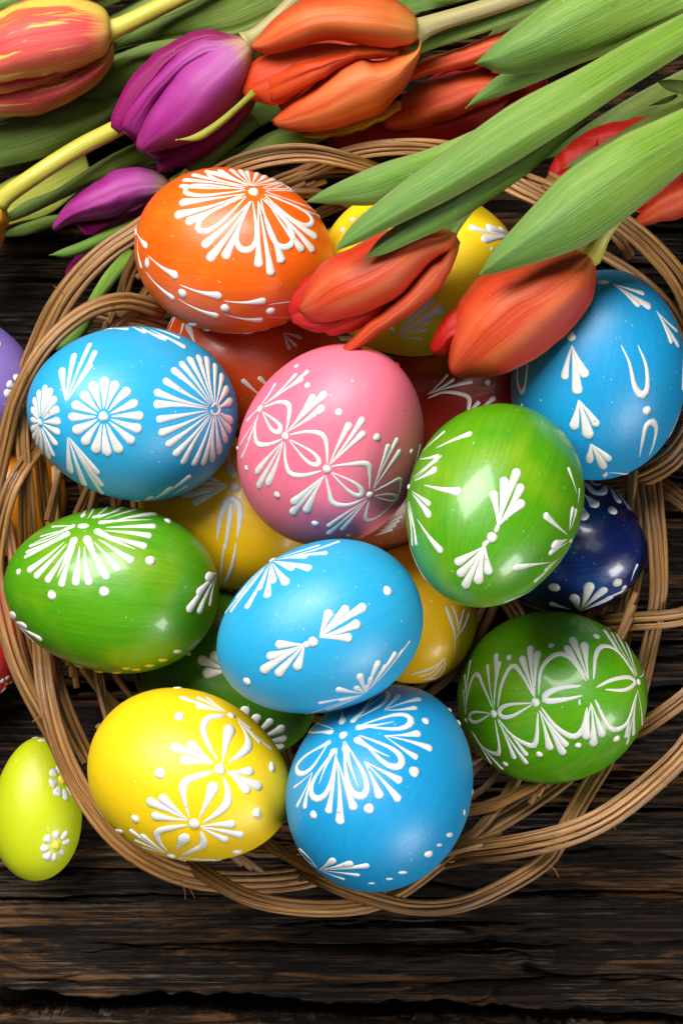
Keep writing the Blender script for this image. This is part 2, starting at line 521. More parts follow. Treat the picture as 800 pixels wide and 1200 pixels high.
C = {}
C['orange'] = paint_mat('orange_dye', (0.77, 0.100, 0.003), (0.84, 0.165, 0.005), (0.90, 0.22, 0.012), 0.36, 0.1, 1.0)
C['blue'] = paint_mat('blue_dye', (0.006, 0.26, 0.55), (0.014, 0.34, 0.64), None, 0.40, 0.0, 2.0, 0.4)
C['blue_light'] = paint_mat('sky_blue_dye', (0.016, 0.335, 0.62), (0.035, 0.41, 0.70), None, 0.40, 0.0, 2.5, 0.4)
C['pink'] = paint_mat('pink_dye', (0.80, 0.150, 0.235), (0.82, 0.20, 0.29), None, 0.42, 0.0, 3.0, 0.5)
C['green'] = paint_mat('green_dye', (0.058, 0.272, 0.0015), (0.105, 0.36, 0.003), (0.30, 0.42, 0.008), 0.36, 0.4, 4.0, 0.7)
C['green2'] = paint_mat('grass_green_dye', (0.060, 0.280, 0.0015), (0.12, 0.39, 0.003), (0.28, 0.43, 0.008), 0.36, 0.3, 6.0, 0.8)
C['green_shaded'] = paint_mat('green_dye_shaded', (0.030, 0.125, 0.003), (0.055, 0.18, 0.005), None, 0.3, 0.2, 6.6, 0.7)  # darker copy of the green dye, shade of the lower layer in its colour
C['yellow'] = paint_mat('yellow_dye', (0.86, 0.57, 0.006), (0.90, 0.66, 0.01), None, 0.40, 0.0, 5.0, 0.5)
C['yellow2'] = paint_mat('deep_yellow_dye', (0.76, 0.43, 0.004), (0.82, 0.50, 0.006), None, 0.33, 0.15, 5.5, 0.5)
C['red_orange'] = paint_mat('red_orange_dye_shaded', (0.60, 0.055, 0.004), (0.68, 0.09, 0.006), None, 0.34, 0.2, 7.0, 0.5)  # dye toned down to carry the shade under the orange egg
C['dark_red'] = paint_mat('dark_red_dye_shaded', (0.20, 0.010, 0.005), (0.26, 0.016, 0.006), None, 0.32, 0.2, 8.0, 0.5)  # dark red deepened further for the shade below the tulips
C['rust'] = paint_mat('rust_dye_shaded', (0.24, 0.05, 0.010), (0.30, 0.07, 0.014), None, 0.36, 0.1, 9.0, 0.5)  # rust darkened, with the shade beneath the pink egg put into it
C['navy'] = paint_mat('navy_dye', (0.004, 0.008, 0.07), (0.008, 0.025, 0.16), (0.012, 0.12, 0.45), 0.2, 0.6, 10.0, 0.8)
C['lime'] = paint_mat('lime_plastic', (0.50, 0.58, 0.008), (0.53, 0.60, 0.012), None, 0.38, 0.0, 11.0, 0.3)
C['purple'] = paint_mat('lilac_plastic', (0.20, 0.13, 0.42), (0.23, 0.15, 0.46), None, 0.42, 0.0, 12.0, 0.3)
C['amber'] = paint_mat('amber_plastic', (0.85, 0.27, 0.006), (0.88, 0.32, 0.01), None, 0.35, 0.1, 13.0, 0.3)
C['red'] = paint_mat('red_plastic', (0.58, 0.012, 0.016), (0.62, 0.02, 0.02), None, 0.35, 0.1, 14.0, 0.3)

print('EGGZ', {k: round(float(e.z)) for k, e in EGGS.items()})
EGGOBJ = {}
def build_egg(key, col, label, group):
    e = EGGS[key]
    V, U, Fc = e.surf()
    o = mesh_obj('painted_egg', V, Fc, C[col], None, e.c, U)
    tag(o, label, 'egg', group)
    EGGOBJ[key] = o

class Deco:
    """wax strokes on one egg, written in the pixels of an enlarged crop (ox, oy, scale)"""
    def __init__(s, key, ox, oy, sc, pw=1.35, ws=1.0, mat=None):
        s.pw, s.ws = pw, ws
        s.e = EGGS[key]; s.o = EGGOBJ[key]; s.ox, s.oy, s.sc = ox, oy, sc
        s.px = (CAM_H - s.e.z) / FPX / sc          # mm per crop pixel
        s.mat = mat or WAX
    def uv(s, pts):
        return [(s.ox + p[0] / s.sc, s.oy + p[1] / s.sc) for p in pts]
    def stroke(s, pts, widths, name='wax_stroke', height=0.42, mat=None):
        """pts in crop pixels, widths = full widths in crop pixels"""
        n = len(pts)
        P3 = s.e.cast(s.uv(pts))
        W = np.asarray(widths, float) * s.px * 0.57
        tt = np.linspace(0, n * 0.35, n)
        W = W * (1 + 0.16 * (vnoise(tt, tt * 0 + pts[0][0], int(abs(pts[0][1])) % 97) - .5))
        Nn = s.e.N(P3)
        T = np.gradient(P3, axis=0); T /= np.linalg.norm(T, axis=1)[:, None] + 1e-9
        S = np.cross(Nn, T); S /= np.linalg.norm(S, axis=1)[:, None] + 1e-9
        xs = np.array([-1.0, -0.86, -0.5, 0.0, 0.5, 0.86, 1.0])
        hs = np.array([-0.25, 0.42, 0.86, 1.0, 0.86, 0.42, -0.25])
        V = []
        for i in range(n):
            for x, h in zip(xs, hs):
                q = P3[i] + S[i] * x * W[i]
                q = s.e.proj(q[None])[0]
                V.append(q + Nn[i] * h * min(0.75, height * W[i]) * (0.8 + 0.4 * math.sin(1.7 * i + pts[0][0]) ** 2 * 0.6) - s.e.c)
        return mesh_obj(name, V, [f[::-1] for f in grid_faces(n, len(xs))], mat or s.mat, s.o)
    def p(s, x0, y0, x1, y1, w, w0=None, bend=None):
        """drop-shaped stroke, thin at (x0,y0), round and fat at (x1,y1)"""
        a, b = np.array([x0, y0], float), np.array([x1, y1], float)
        d = b - a; L = np.linalg.norm(d) + 1e-6; d /= L; nn = np.array([-d[1], d[0]])
        b = b + d * w * 0.12
        w = w * s.ws * random.uniform(0.92, 1.08)
        w0 = w0 if w0 is not None else max(2.2, w * 0.14)
        if bend is None: bend = random.uniform(-0.03, 0.03)
        r = min(0.55 * w, 0.45 * L); tc = 1 - r / L
        ts = np.r_[np.linspace(0, tc, 8), tc + (1 - tc) * np.sin(np.linspace(0.22, 1, 6) * math.pi / 2)]
        pts, ws = [], []
        for t in ts:
            q = a + d * L * t + nn * bend * L * math.sin(math.pi * t)
            if t <= tc:
                f = (t / tc) if tc > 0 else 1
                ww = w0 + (w - w0) * (f ** s.pw)
            else:
                f = (t - tc) / (1 - tc)
                ww = w * math.sqrt(max(0.0, 1 - f * f)) + 0.4
            pts.append(q); ws.append(ww)
        ws[0] *= 0.5
        return s.stroke(pts, ws, 'wax_petal')
    def fan(s, x0, y0, tips, w, start=0.0):
        for i, t in enumerate(tips):
            ww = t[2] if len(t) > 2 else w
            s.p(x0 + (t[0] - x0) * start, y0 + (t[1] - y0) * start, t[0], t[1], ww)
    def d(s, x, y, r, ry=None, mat=None):
        """round dab of wax"""
        ry = ry or r
        e = s.e
        if ry == r:
            c = e.cast(s.uv([(x, y)]))[0]; n = e.N(c[None])[0]
            a = np.cross(n, [0.3, 1, 0.2]); a /= np.linalg.norm(a); b = np.cross(n, a)
            V = [c + n * min(0.9, 0.5 * r * s.px) - e.c]; R = r * s.px
            for f, h in ((0.55, 0.44), (0.85, 0.24), (1.0, -0.05)):
                for j in range(14):
                    an = 2 * math.pi * j / 14
                    rr = R * f * (1 + 0.05 * math.sin(3 * an + x))
                    q = e.proj((c + rr * (math.cos(an) * a + math.sin(an) * b))[None])[0]
                    V.append(q + n * h * min(1.8, R) - e.c)
            Fc = [(0, 1 + j, 1 + (j + 1) % 14) for j in range(14)]
            for k in range(2):
                for j in range(14):
                    o = 1 + 14 * k; j2 = (j + 1) % 14
                    Fc.append((o + j, o + 14 + j, o + 14 + j2, o + j2))
            return mesh_obj('wax_dot', V, Fc, mat or s.mat, s.o)
        # long dab
        if r > ry: pts = [(x + r * f, y) for f in np.linspace(-1, 1, 9)]; w = 2 * ry
        else: pts = [(x, y + ry * f) for f in np.linspace(-1, 1, 9)]; w = 2 * r
        ws = [w * math.sqrt(max(0.02, 1 - f * f)) for f in np.linspace(-1, 1, 9)]
        return s.stroke(pts, ws, 'wax_dot', 0.6, mat)
    def c(s, pts, n=20):
        """free curve, (x, y, width)"""
        q = catmull(np.array(pts, float), n)
        w = q[:, 2].copy(); w[0] *= 0.5; w[-1] *= 0.5
        return s.stroke(q[:, :2], np.maximum(w, 1.5), 'wax_line')
    def loop(s, x0, y0, x1, y1, W, w):
        """outlined petal from base (x0,y0) round the tip (x1,y1) and back"""
        a, b = np.array([x0, y0], float), np.array([x1, y1], float)
        d = b - a; L = np.linalg.norm(d); d /= L; nn = np.array([-d[1], d[0]])
        prof = [(0, .06, .25), (.3, .5, .5), (.62, .88, .8), (.85, .85, 1.1), (.97, .45, 1.35), (1.0, 0, 1.45)]
        w = w * s.ws
        pts = [(*(a + d * L * t + nn * W * x), w * q) for t, x, q in prof]
        pts += [(*(a + d * L * t - nn * W * x), w * q) for t, x, q in prof[-2::-1]]
        return s.c(pts, 30)

GB = 'painted eggs heaped in the basket'
GT = 'small eggs lying on the table beside the basket'
build_egg('orange', 'orange', 'bright orange egg with a white looped rosette and a double dotted band', GB)
build_egg('blue_left', 'blue_light', 'sky blue egg with two white daisies and a radiating white fan', GB)
build_egg('pink', 'pink', 'pink egg with a diagonal chain of white bows', GB)
build_egg('green_mid', 'green', 'shiny green egg with one white bow of ten petals, beside the pink egg', GB)
build_egg('blue_right', 'blue', 'blue egg with chains of white drops and a U mark, under the red tulip', GB)
build_egg('green_left', 'green', 'green egg with a white sunburst rosette, next to the blue daisy egg', GB)
build_egg('blue_mid', 'blue_light', 'blue egg with a white bow of ten petals and a dot at each end', GB)
build_egg('yellow_front', 'yellow', 'bright yellow egg with a chain of white bows by the basket rim', GB)
build_egg('blue_bottom', 'blue', 'blue egg with a large looped white rosette, beside the bright yellow egg', GB)
build_egg('green_right', 'green2', 'grass green egg ringed by a white chain of arches and bows', GB)
build_egg('navy', 'navy', 'glossy navy blue egg under the green and blue eggs', GB)
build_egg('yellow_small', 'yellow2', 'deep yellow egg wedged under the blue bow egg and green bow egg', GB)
build_egg('green_under', 'green_shaded', 'green egg darkened for the shade under the sunburst egg and the bright yellow egg', GB)
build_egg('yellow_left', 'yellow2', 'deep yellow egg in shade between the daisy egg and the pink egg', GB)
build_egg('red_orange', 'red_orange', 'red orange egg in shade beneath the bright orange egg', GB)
build_egg('dark_red', 'dark_red', 'dark red egg, deepened for the shade beneath the two red tulips', GB)
build_egg('rust', 'rust', 'rust egg darkened for shade, almost hidden beneath the pink egg', GB)
build_egg('yellow_top', 'yellow', 'yellow egg with white fans behind the drooping red tulip heads', GB)
build_egg('lime', 'lime', 'lime green plastic egg with white daisies on the bare table', GT)
build_egg('purple', 'purple', 'lilac egg with white flower petals, outside the basket rim', GT)
build_egg('orange_plain', 'amber', 'amber orange egg seen through the basket canes', GT)
build_egg('red_small', 'red', 'red egg with small white flowers, outside the basket rim', GT)

# --- orange
D = Deco('orange', 150, 180, 3.2, 2.3, 0.92)
D.d(472, 143, 21)
for a in [(465,178,437,362,40,17), (500,168,604,348,42,17), (442,160,264,284,30,17), (440,136,212,137,21,15), (512,152,690,262,27,16),
          (450,122,300,72,13,11), (505,128,625,118,12,10)]:
    D.loop(*a)
D.fan(458, 178, [(278,350),(299,402),(360,396)], 36)
D.fan(488, 178, [(490,428),(538,458),(579,412)], 36)
D.fan(512, 164, [(658,366),(698,368),(710,316)], 32)
D.fan(440, 150, [(192,184),(174,232),(215,260)], 34)
D.fan(440, 128, [(194,120),(206,98),(240,78)], 24)
D.fan(462, 120, [(290,64,20),(340,60,22),(385,58,22),(420,60,20),(446,64,18),(488,70,20),(520,82,20),(556,94,22),(590,104,18)], 20)
D.fan(515, 140, [(600,112,12),(638,142,16),(722,238,18),(716,215,14)], 14)
for a in [(30,292,72,352,28),(75,382,188,462,32),(195,492,352,534,32),(362,553,518,551,32),(36,322,52,432,18),(66,442,174,545,26),
          (190,546,342,610,30),(360,602,508,624,30)]:
    D.p(*a, bend=0.05)
D.p(528,566,640,553,10); D.p(524,612,640,612,12)
for a in [(72,410,11,20),(204,523,18,18),(364,579,18,18),(535,590,18,16),(30,290,8,14),(240,640,18,9),(292,661,16,8),(450,672,20,9)]:
    D.d(*a)
D.p(330,668,430,682,12); D.p(452,684,540,680,11); D.p(550,682,620,664,9)

# --- blue with daisies
D = Deco('blue_left', 20, 370, 2.963, 1.1, 1.0)
D.d(300, 350, 17)
D.fan(300, 350, [(262,228),(305,212),(346,226),(392,252),(420,297),(440,348),(433,396),(406,442),(360,476),(315,487),(270,477),(230,448),(194,403),(178,352),(190,305),(224,264)], 31, 0.2)
D.d(80, 370, 12)
D.fan(80, 370, [(75,258),(98,240),(118,250),(135,280),(147,320),(152,365),(150,408),(138,452),(127,488),(110,495),(86,485),(68,465),(57,430),(50,400),(48,362),(50,320),(58,285)], 25, 0.16)
D.pw = 1.7
D.fan(688, 325, [(476,262),(474,308),(484,362),(492,410),(518,452),(544,487),(574,516),(612,522),(645,520),(680,508),(705,480),(728,440),(743,402),(750,368),
                 (508,220),(537,182),(567,158),(597,142),(630,136),(660,142),(690,167),(714,202),(733,247),(748,292)], 26, 0.12)
D.c([(676,318,7),(690,305,9),(705,320,9),(698,340,9),(682,342,8),(674,326,7)])
D.pw = 1.2
D.fan(170, 302, [(155,180),(200,130),(256,94,18),(274,120,18),(258,164,21)], 23, 0.05)
D.fan(176, 415, [(186,546),(235,590),(296,592,22),(282,550,22),(298,620,18)], 25, 0.05)
for a in [(330,42,390,46,18),(400,38,452,60,20),(430,40,522,84,24),(462,48,588,112,22),(480,45,568,78,16),(300,44,335,44,10),
          (478,640,604,554,22),(470,640,540,594,22),(438,645,474,626,20),(540,625,592,590,16),(392,646,425,641,14)]:
    D.p(*a)

# --- pink
D = Deco('pink', 270, 390, 3.333, 1.8, 1.0)
for x, y, r in [(115,297,16),(213,403,16),(375,532,17),(543,632,15)]: D.d(x, y, r)
for cv in [[(130,290,6),(190,270,12),(228,283,20),(226,340,12),(216,388,5)], [(108,320,5),(95,370,10),(104,432,20),(150,436,14),(203,415,5)],
           [(230,398,5),(300,386,11),(358,398,20),(375,440,13),(378,513,5)], [(212,428,5),(214,500,11),(234,550,20),(290,556,14),(355,540,5)],
           [(392,522,5),(460,514,11),(532,512,20),(545,550,13),(543,612,5)], [(371,556,5),(385,620,11),(400,664,20),(460,672,14),(528,645,5)],
           [(560,620,5),(615,592,10),(660,570,16),(664,600,10),(655,640,5)], [(542,655,5),(528,728,16),(580,715,10),(648,652,5)],
           [(118,285,5),(150,240,9),(176,196,12)], [(105,300,5),(85,320,8),(64,345,14)]]:
    D.c(cv)
for a in [(126,310,190,386,19,15),(230,418,342,512,22,13),(392,545,512,630,21,14),(560,638,650,646,14,10)]: D.loop(*a)
D.fan(126, 284, [(258,158),(305,146),(284,178)], 18)
D.fan(106, 328, [(42,492,14),(36,440,10),(68,420,8)], 14)
D.fan(220, 388, [(326,240),(374,230),(366,286)], 27)
D.fan(206, 424, [(98,550),(106,606),(142,596)], 27)
D.fan(385, 518, [(468,350),(520,330),(526,386)], 27)
D.fan(368, 556, [(238,670),(236,710),(292,704)], 30)
D.fan(556, 614, [(618,434),(654,410),(664,456)], 22)
D.fan(534, 652, [(378,758),(432,772),(378,788)], 22)
D.fan(700, 575, [(742,435),(748,470)], 13)
for a in [(300,205,13),(422,310,15),(571,408,15),(705,463,11),(257,130,10),(62,528,11),(182,633,14),(330,744,15),(28,450,9),(460,790,9)]: D.d(*a)
D.d(680, 92, 13, mat=RED_SPOT)  # small raised red spot near the upper end

# --- green with one bow
D = Deco('green_mid', 460, 470, 3.333, 1.4, 0.77)
D.d(387, 533, 21); D.c([(400,512,10),(408,495,16),(412,478,8)]); D.c([(372,548,14),(358,560,16),(352,572,6)])
D.fan(410, 490, [(390,348),(436,296),(490,264),(506,324),(514,390)], 42)
D.fan(360, 566, [(242,636),(254,684),(278,732),(332,716),(376,680)], 42)
for a in [(168,184,310,124,34),(122,328,268,354,40),(95,462,192,592,36),(78,300,178,222,30),(84,312,172,262,36),(74,352,146,406,30),(76,362,146,454,38),
          (64,392,92,566,24),(54,400,76,568,18),(48,560,124,706,14),(106,205,204,116,18),(70,320,190,212,10),(60,390,84,500,16),(96,228,180,212,20),
          (682,522,590,440,36),(718,360,684,258,22),(690,505,704,412,30),(694,500,716,420,24),(680,540,618,568,46),(684,552,608,598,30),(616,630,468,654,32),
          (640,620,548,708,26),(560,735,432,788,13),(652,612,590,664,18),(722,400,728,340,12)]:
    D.p(*a)
D.d(62, 335, 11); D.d(693, 545, 10)

# --- blue with drop chains
D = Deco('blue_right', 590, 310, 3.81)
D.p(306,296,298,342,42)
D.fan(303, 360, [(268,514,38),(328,580,46),(368,504,40)], 38)
D.fan(333, 604, [(308,738,40),(379,778,46),(418,724,36)], 38)
D.fan(387, 800, [(380,886,36),(448,912,40),(474,876,34)], 38)
D.p(456,925,446,948,24); D.p(462,930,562,940,18)
D.fan(484, 85, [(606,186,30),(656,192,34),(626,130,26)], 30)
D.fan(680, 206, [(750,352,26),(780,366,24),(774,298,18)], 24)
D.d(442, 79, 27, 12)
D.p(800,400,797,560,18); D.p(792,650,745,785,9)
D.c([(522,358,4),(560,440,10),(584,545,20),(615,584,34),(640,550,24),(634,450,14),(598,360,4)], 26)
D.d(637, 652, 21)
D.c([(604,862,4),(618,790,14),(634,722,22),(660,702,28),(680,732,18),(668,800,12),(648,855,4)], 26)
D.c([(62,455,12),(60,520,16),(78,572,24),(95,530,14),(105,440,10)])
D.d(80, 628, 8)

# --- green with sunburst
D = Deco('green_left', 0, 580, 2.963, 1.3, 1.0)
D.d(290, 108, 20, 12)
for x0, y0, x1, y1, w in [(298,142,350,280,27),(262,146,200,285,25),(244,130,100,215,24),(330,120,470,188,27),(342,96,530,86,20),(320,78,420,52,18),(286,78,300,50,18),(262,104,120,165,18)]:
    D.p(x1, y1, x0, y0, w)
D.fan(285, 115, [(95,266),(120,288),(160,304),(211,320),(262,316),(311,315),(374,294),(416,264),(465,232),(513,180),(529,142),(543,108),(543,64)], 25, 0.32)
D.fan(290, 105, [(492,46,14),(432,41,12),(380,39,11),(330,42,9),(90,200,14),(102,178,11),(84,218,14),(140,145,9),(180,110,9)], 12, 0.35)
for x, y, r in [(180,348,17),(362,336,18),(523,228,18),(583,90,14),(65,267,12)]: D.d(x, y, r)
D.fan(754, 272, [(714,292,34),(684,348,30),(652,408,30),(690,414,26),(728,388,16)], 26, 0.08)
D.fan(24, 436, [(54,414,36),(94,457,26),(148,504,26),(110,522,18),(84,522,12)], 26, 0.08)
for x, y in [(340,622),(405,618),(472,607),(520,594),(566,575)]: D.d(x, y - 2, 17, 8, WAX_YELLOW)
D.d(262, 615, 18, 6); D.d(616, 543, 14, 9); D.d(438, 602, 15, 7, WAX_YELLOW)

# --- blue with one bow
D = Deco('blue_mid', 240, 620, 2.963, 1.4, 0.82)
D.d(375, 392, 18); D.c([(362,396,16),(350,402,20),(338,404,8)])
D.fan(346, 402, [(244,402),(214,445),(194,496),(247,510),(315,490)], 34)
D.fan(398, 376, [(436,280),(498,268),(560,264),(540,324),(512,378)], 35)
D.d(634, 214, 18); D.d(146, 528, 15)
D.d(230, 102, 15, 10)
D.fan(228, 108, [(88,288,20),(70,292,12),(141,278,26),(125,236,18),(215,241,32),(185,213,27),(240,188,29),(288,194,34),(372,138,34),(310,140,27),(358,95,24),(428,82,22),(468,42,14),(400,55,15),(108,240,12)], 26, 0.1)
D.fan(558, 572, [(454,555,27),(518,548,26),(535,502,30),(578,512,26),(605,456,27),(630,470,22),(664,426,22),(688,418,14),(462,594,20),(392,605,19),(422,628,14),(346,645,13),(712,388,9),(560,540,14)], 24, 0.08)

# --- bright yellow
D = Deco('yellow_front', 90, 790, 2.963, 1.5, 1.0)
for x, y, r in [(537,143,15),(497,330,20),(407,520,20),(328,630,16)]: D.d(x, y, r)
for cv in [[(515,143,16),(462,150,25),(440,180,22),(450,230,16),(490,300,5)], [(560,160,5),(590,210,16),(595,252,27),(560,285,18),(525,305,5)],
           [(470,340,11),(402,360,22),(370,385,28),(374,440,15),(390,498,5)], [(510,360,7),(525,410,20),(519,452,28),(480,490,18),(440,515,7)],
           [(382,525,10),(300,540,22),(277,556,22),(290,590,14),(315,615,5)], [(430,545,8),(440,590,26),(410,610,20),(360,630,7)]]:
    D.c(cv)
for a in [(506,306,536,176,36),(424,502,480,376,36),(345,612,384,556,36)]: D.p(*a)
D.fan(520, 130, [(358,79,22),(418,79,16),(412,110,22),(452,79,12)], 20)
D.fan(556, 150, [(640,240,18),(680,262,14),(604,190,10)], 16)
D.fan(475, 310, [(388,234),(326,248),(358,298)], 32)
D.fan(523, 340, [(614,335),(642,394),(598,412)], 31)
D.fan(386, 508, [(286,422),(242,438),(258,490)], 31)
D.fan(428, 530, [(550,522),(578,562),(524,580)], 29)
D.fan(310, 622, [(182,540,20),(222,556,22),(200,576,16),(226,600,12)], 20)
D.fan(350, 636, [(480,645,18),(506,655,12),(380,655,12)], 16)
for a in [(356,146,18,17),(289,344,19,18),(203,502,16,16),(677,322,11,18),(625,482,15,19),(555,617,17,12),(148,545,13,9),(350,48,16,7)]: D.d(*a)

# --- blue with looped rosette
D = Deco('blue_bottom', 330, 790, 3.333, 2.2, 0.82)
D.d(240, 238, 18)
for x0, y0, x1, y1, w in [(245,276,298,440,32),(206,290,145,430,30),(284,250,420,322,34),(288,209,440,185,34),(270,190,390,85,28),(235,196,236,135,32),(202,226,105,225,28),(192,262,75,330,28)]:
    D.p(x1, y1, x0, y0, w)
for a in [(243,262,312,476,38,22),(214,288,130,486,36,22),(300,240,466,352,34,22),(310,200,506,180,30,22),(290,172,412,74,23,18),(182,264,62,384,28,18),(200,215,92,205,22,12)]:
    D.loop(*a)
D.fan(214, 325, [(180,546),(226,588),(284,532)], 37)
D.fan(322, 340, [(386,486),(462,496),(470,420)], 35)
D.fan(400, 240, [(543,230),(588,292),(532,328)], 32)
D.fan(400, 140, [(460,80),(543,96),(528,130)], 27)
D.fan(120, 382, [(88,528,26),(58,520,18),(46,444,14)], 20)
for x, y, r in [(340,526,20),(124,550,17),(518,381,22),(562,183,16)]: D.d(x, y, r)
D.d(447, 50, 17, 9); D.d(385, 48, 13, 5)
D.fan(146, 765, [(208,722,32),(278,737,30),(342,747,28),(305,786,22),(246,802,18)], 26)
D.fan(140, 758, [(70,682,17),(52,692,10)], 14)
for a in [(572,703,16,14),(655,628,12,9),(712,540,6,12),(472,775,18,8),(420,800,14,6),(350,817,14,5),(615,668,10,6),(666,130,9,14),(702,180,10,16),(745,460,4,12)]: D.d(*a)

# --- green with arches (the middle bow is chipped off)
D = Deco('green_right', 530, 700, 3.333, 2, 0.92)
for x, y, r in [(160,455,16),(323,410,17),(725,330,13),(52,480,9)]: D.d(x, y, r)
for cv in [[(50,425,5),(70,332,12),(96,300,17),(120,350,11),(155,432,5)], [(75,520,6),(112,582,11),(168,612,19),(181,590,12),(165,480,4)],
           [(175,430,5),(192,338,13),(232,266,18),(270,302,13),(315,386,5)], [(176,474,5),(232,540,11),(304,580,22),(326,558,17),(332,450,5)],
           [(335,382,5),(346,282,13),(400,224,20),(462,237,20),(522,328,6)], [(345,430,6),(402,505,15),(470,545,22),(510,510,19),(525,430,7)],
           [(550,320,6),(560,222,15),(592,189,20),(650,216,13),(715,310,5)], [(556,400,7),(600,490,15),(632,518,22),(682,488,15),(720,370,5)],
           [(502,345,9),(420,353,17),(366,378,24),(362,404,22),(430,400,15),(506,384,7)], [(560,352,5),(622,322,13),(690,312,16),(712,336,17),(670,362,13),(595,360,5)],
           [(732,312,4),(745,300,6),(750,285,4)]]:
    D.c(cv)
D.loop(312,415,182,455,25,15); D.loop(146,455,66,474,21,13)
D.fan(160, 440, [(135,262,17),(170,218,23),(182,248,25)], 22)
D.fan(320, 395, [(268,228),(303,188),(334,208)], 30)
D.fan(530, 322, [(441,188),(464,154),(513,174)], 32)
D.fan(720, 305, [(592,126,22),(640,142,16),(616,160,19),(675,170,16),(606,112,12)], 18)
D.fan(50, 462, [(46,302,12),(70,244,14),(42,360,9)], 12)
D.fan(175, 480, [(240,632,24),(290,652,23),(290,620,23)], 22)
D.fan(338, 440, [(380,598,29),(433,616,31),(447,584,30)], 29)
D.fan(540, 412, [(521,556),(550,582),(588,546)], 32)
D.fan(722, 362, [(677,548,23),(680,574,16),(706,538,20),(740,500,13)], 20)
D.fan(70, 522, [(150,650,16),(195,672,18)], 16)
for x, y, r in [(220,235,13),(385,188,13),(562,153,15),(205,650,13),(338,613,14),(490,578,13),(640,552,16)]: D.d(x, y, r)
D.d(495, 410, 4, 12)

# --- navy
D = Deco('navy', 640, 540, 3.333)
D.fan(130, 588, [(170,474,38),(234,496,33),(258,528,28),(104,520,36),(300,508,14)], 30)
D.d(275, 476, 18, 17); D.d(30, 494, 23, 18); D.p(92,580,10,556,30)
D.p(330,470,356,402,13); D.p(290,520,308,486,22); D.p(282,535,318,500,14)
D.c([(150,84,16),(185,122,26),(218,124,28),(234,98,16)]); D.c([(165,70,8),(190,92,14),(212,90,10)])
for a in [(148,132,198,182,36),(128,150,150,232,40),(240,90,285,165,30),(250,85,328,192,24),(246,80,334,154,16)]: D.p(*a)
D.d(257, 194, 20)

# --- eggs in the shade
D = Deco('yellow_small', 440, 660, 5.0)
for cv in [[(410,250,18),(440,330,24),(465,420,11),(462,515,5)], [(550,290,14),(520,370,14),(470,440,6)], [(452,250,14),(478,330,12),(484,400,5)], [(520,270,14),(500,340,12),(486,400,5)],
           [(200,650,14),(300,625,18),(370,590,13),(405,550,5)], [(405,555,6),(400,620,12),(360,670,14),(280,682,14)], [(250,665,14),(320,645,12),(385,590,5)], [(300,680,14),(350,650,12),(392,600,5)]]:
    D.c(cv)
D = Deco('green_under', 160, 680, 3.636)
D.fan(390, 385, [(262,332),(280,395),(318,308)], 42)
D.p(160,304,232,315,16)
D.fan(468, 700, [(396,532),(462,536),(516,570),(582,594),(634,626),(640,672),(625,710),(340,560),(300,600)], 37, 0.2)
D = Deco('yellow_left', 180, 510, 4.444)
D.d(425, 270, 28)
D.fan(388, 265, [(140,308,38),(200,356,42),(240,246,24),(282,212,24),(210,288,20)], 34)
for cv in [[(385,70,10),(395,150,32),(415,200,42),(440,212,20)], [(330,550,6),(350,420,28),(392,335,42),(440,355,38),(450,430,28),(435,540,8)],
           [(402,340,20),(395,440,26),(372,600,10)], [(430,560,6),(410,680,18),(372,780,20)], [(370,560,8),(355,680,11),(345,780,12)]]:
    D.c(cv)
D = Deco('red_orange', 180, 360, 5.0)
for a in [(70,130,108,52,18),(150,175,175,92,20),(245,225,196,98,38),(90,140,130,48,14),(640,530,516,424,28),(700,480,614,408,26)]: D.p(*a)
D.fan(760, 150, [(840,230),(870,180),(800,250)], 24)
D = Deco('dark_red', 470, 400, 5.333)
D.fan(165, 332, [(290,205,16),(330,232,18),(446,250,24)], 20)
D.c([(165,356,6),(250,320,12),(340,322,20),(420,352,26),(415,440,16)])
D.p(410,452,488,374,28); D.p(480,432,586,348,30); D.d(542, 258, 18)
D = Deco('rust', 430, 590, 4.0)
for x in range(4): D.p(40 + 20 * x, 150 - 18 * x, 120 + 16 * x, 120 - 22 * x, 18)
D = Deco('yellow_top', 380, 220, 3.333)
D.fan(280, 582, [(466,468,38),(428,428,32),(384,476,22),(330,520,22),(384,590,22),(405,556,20),(420,520,20),(260,545,20),(340,480,18)], 24, 0.1)
D.fan(738, 190, [(562,152,24),(612,204,34),(630,152,34),(680,156,30)], 30)
D.d(70, 165, 14); D.d(108, 125, 13); D.d(655, 240, 9)

# --- loose eggs
D = Deco('lime', 0, 760, 4.0)
def daisy(D, x, y, tips, w, r):
    for t in tips:
        D.p(x + (t[0] - x) * 0.52, y + (t[1] - y) * 0.52, t[0] + (t[0] - x) * 0.12, t[1] + (t[1] - y) * 0.12, w if len(t) < 3 else t[2], w0=w * 0.45)
    D.d(x, y, r, mat=WAX_YELLOW)
daisy(D, 293, 613, [(243,573),(240,633),(267,683),(310,700,32),(340,678,24),(278,553,34)], 44, 23)
daisy(D, 265, 925, [(215,887),(265,860),(313,865,30),(322,903,26),(295,962,24),(253,990,30),(213,982),(197,940)], 40, 22)
D.d(200, 430, 24, 8); D.d(165, 415, 16, 5)
D.stroke([(170,432),(188,455),(208,500),(220,560),(226,680),(224,860)], [5] * 6, 'moulded_seam', 0.5, C['lime'])
D = Deco('purple', 0, 260, 4.0)
daisy(D, 92, 790, [(80,722),(42,755),(28,806),(60,850)], 40, 16)
D.d(-4, 570, 14)
D = Deco('orange_plain', 0, 360, 4.0)
D.d(64, 790, 17); D.d(24, 850, 14, mat=WAX_YELLOW); D.d(200, 760, 14)
D = Deco('red_small', 0, 760, 4.0)
daisy(D, 30, 165, [(36,132),(60,160),(8,150),(18,195)], 26, 9)
daisy(D, -8, 205, [(20,215),(-10,185),(5,235)], 22, 9)

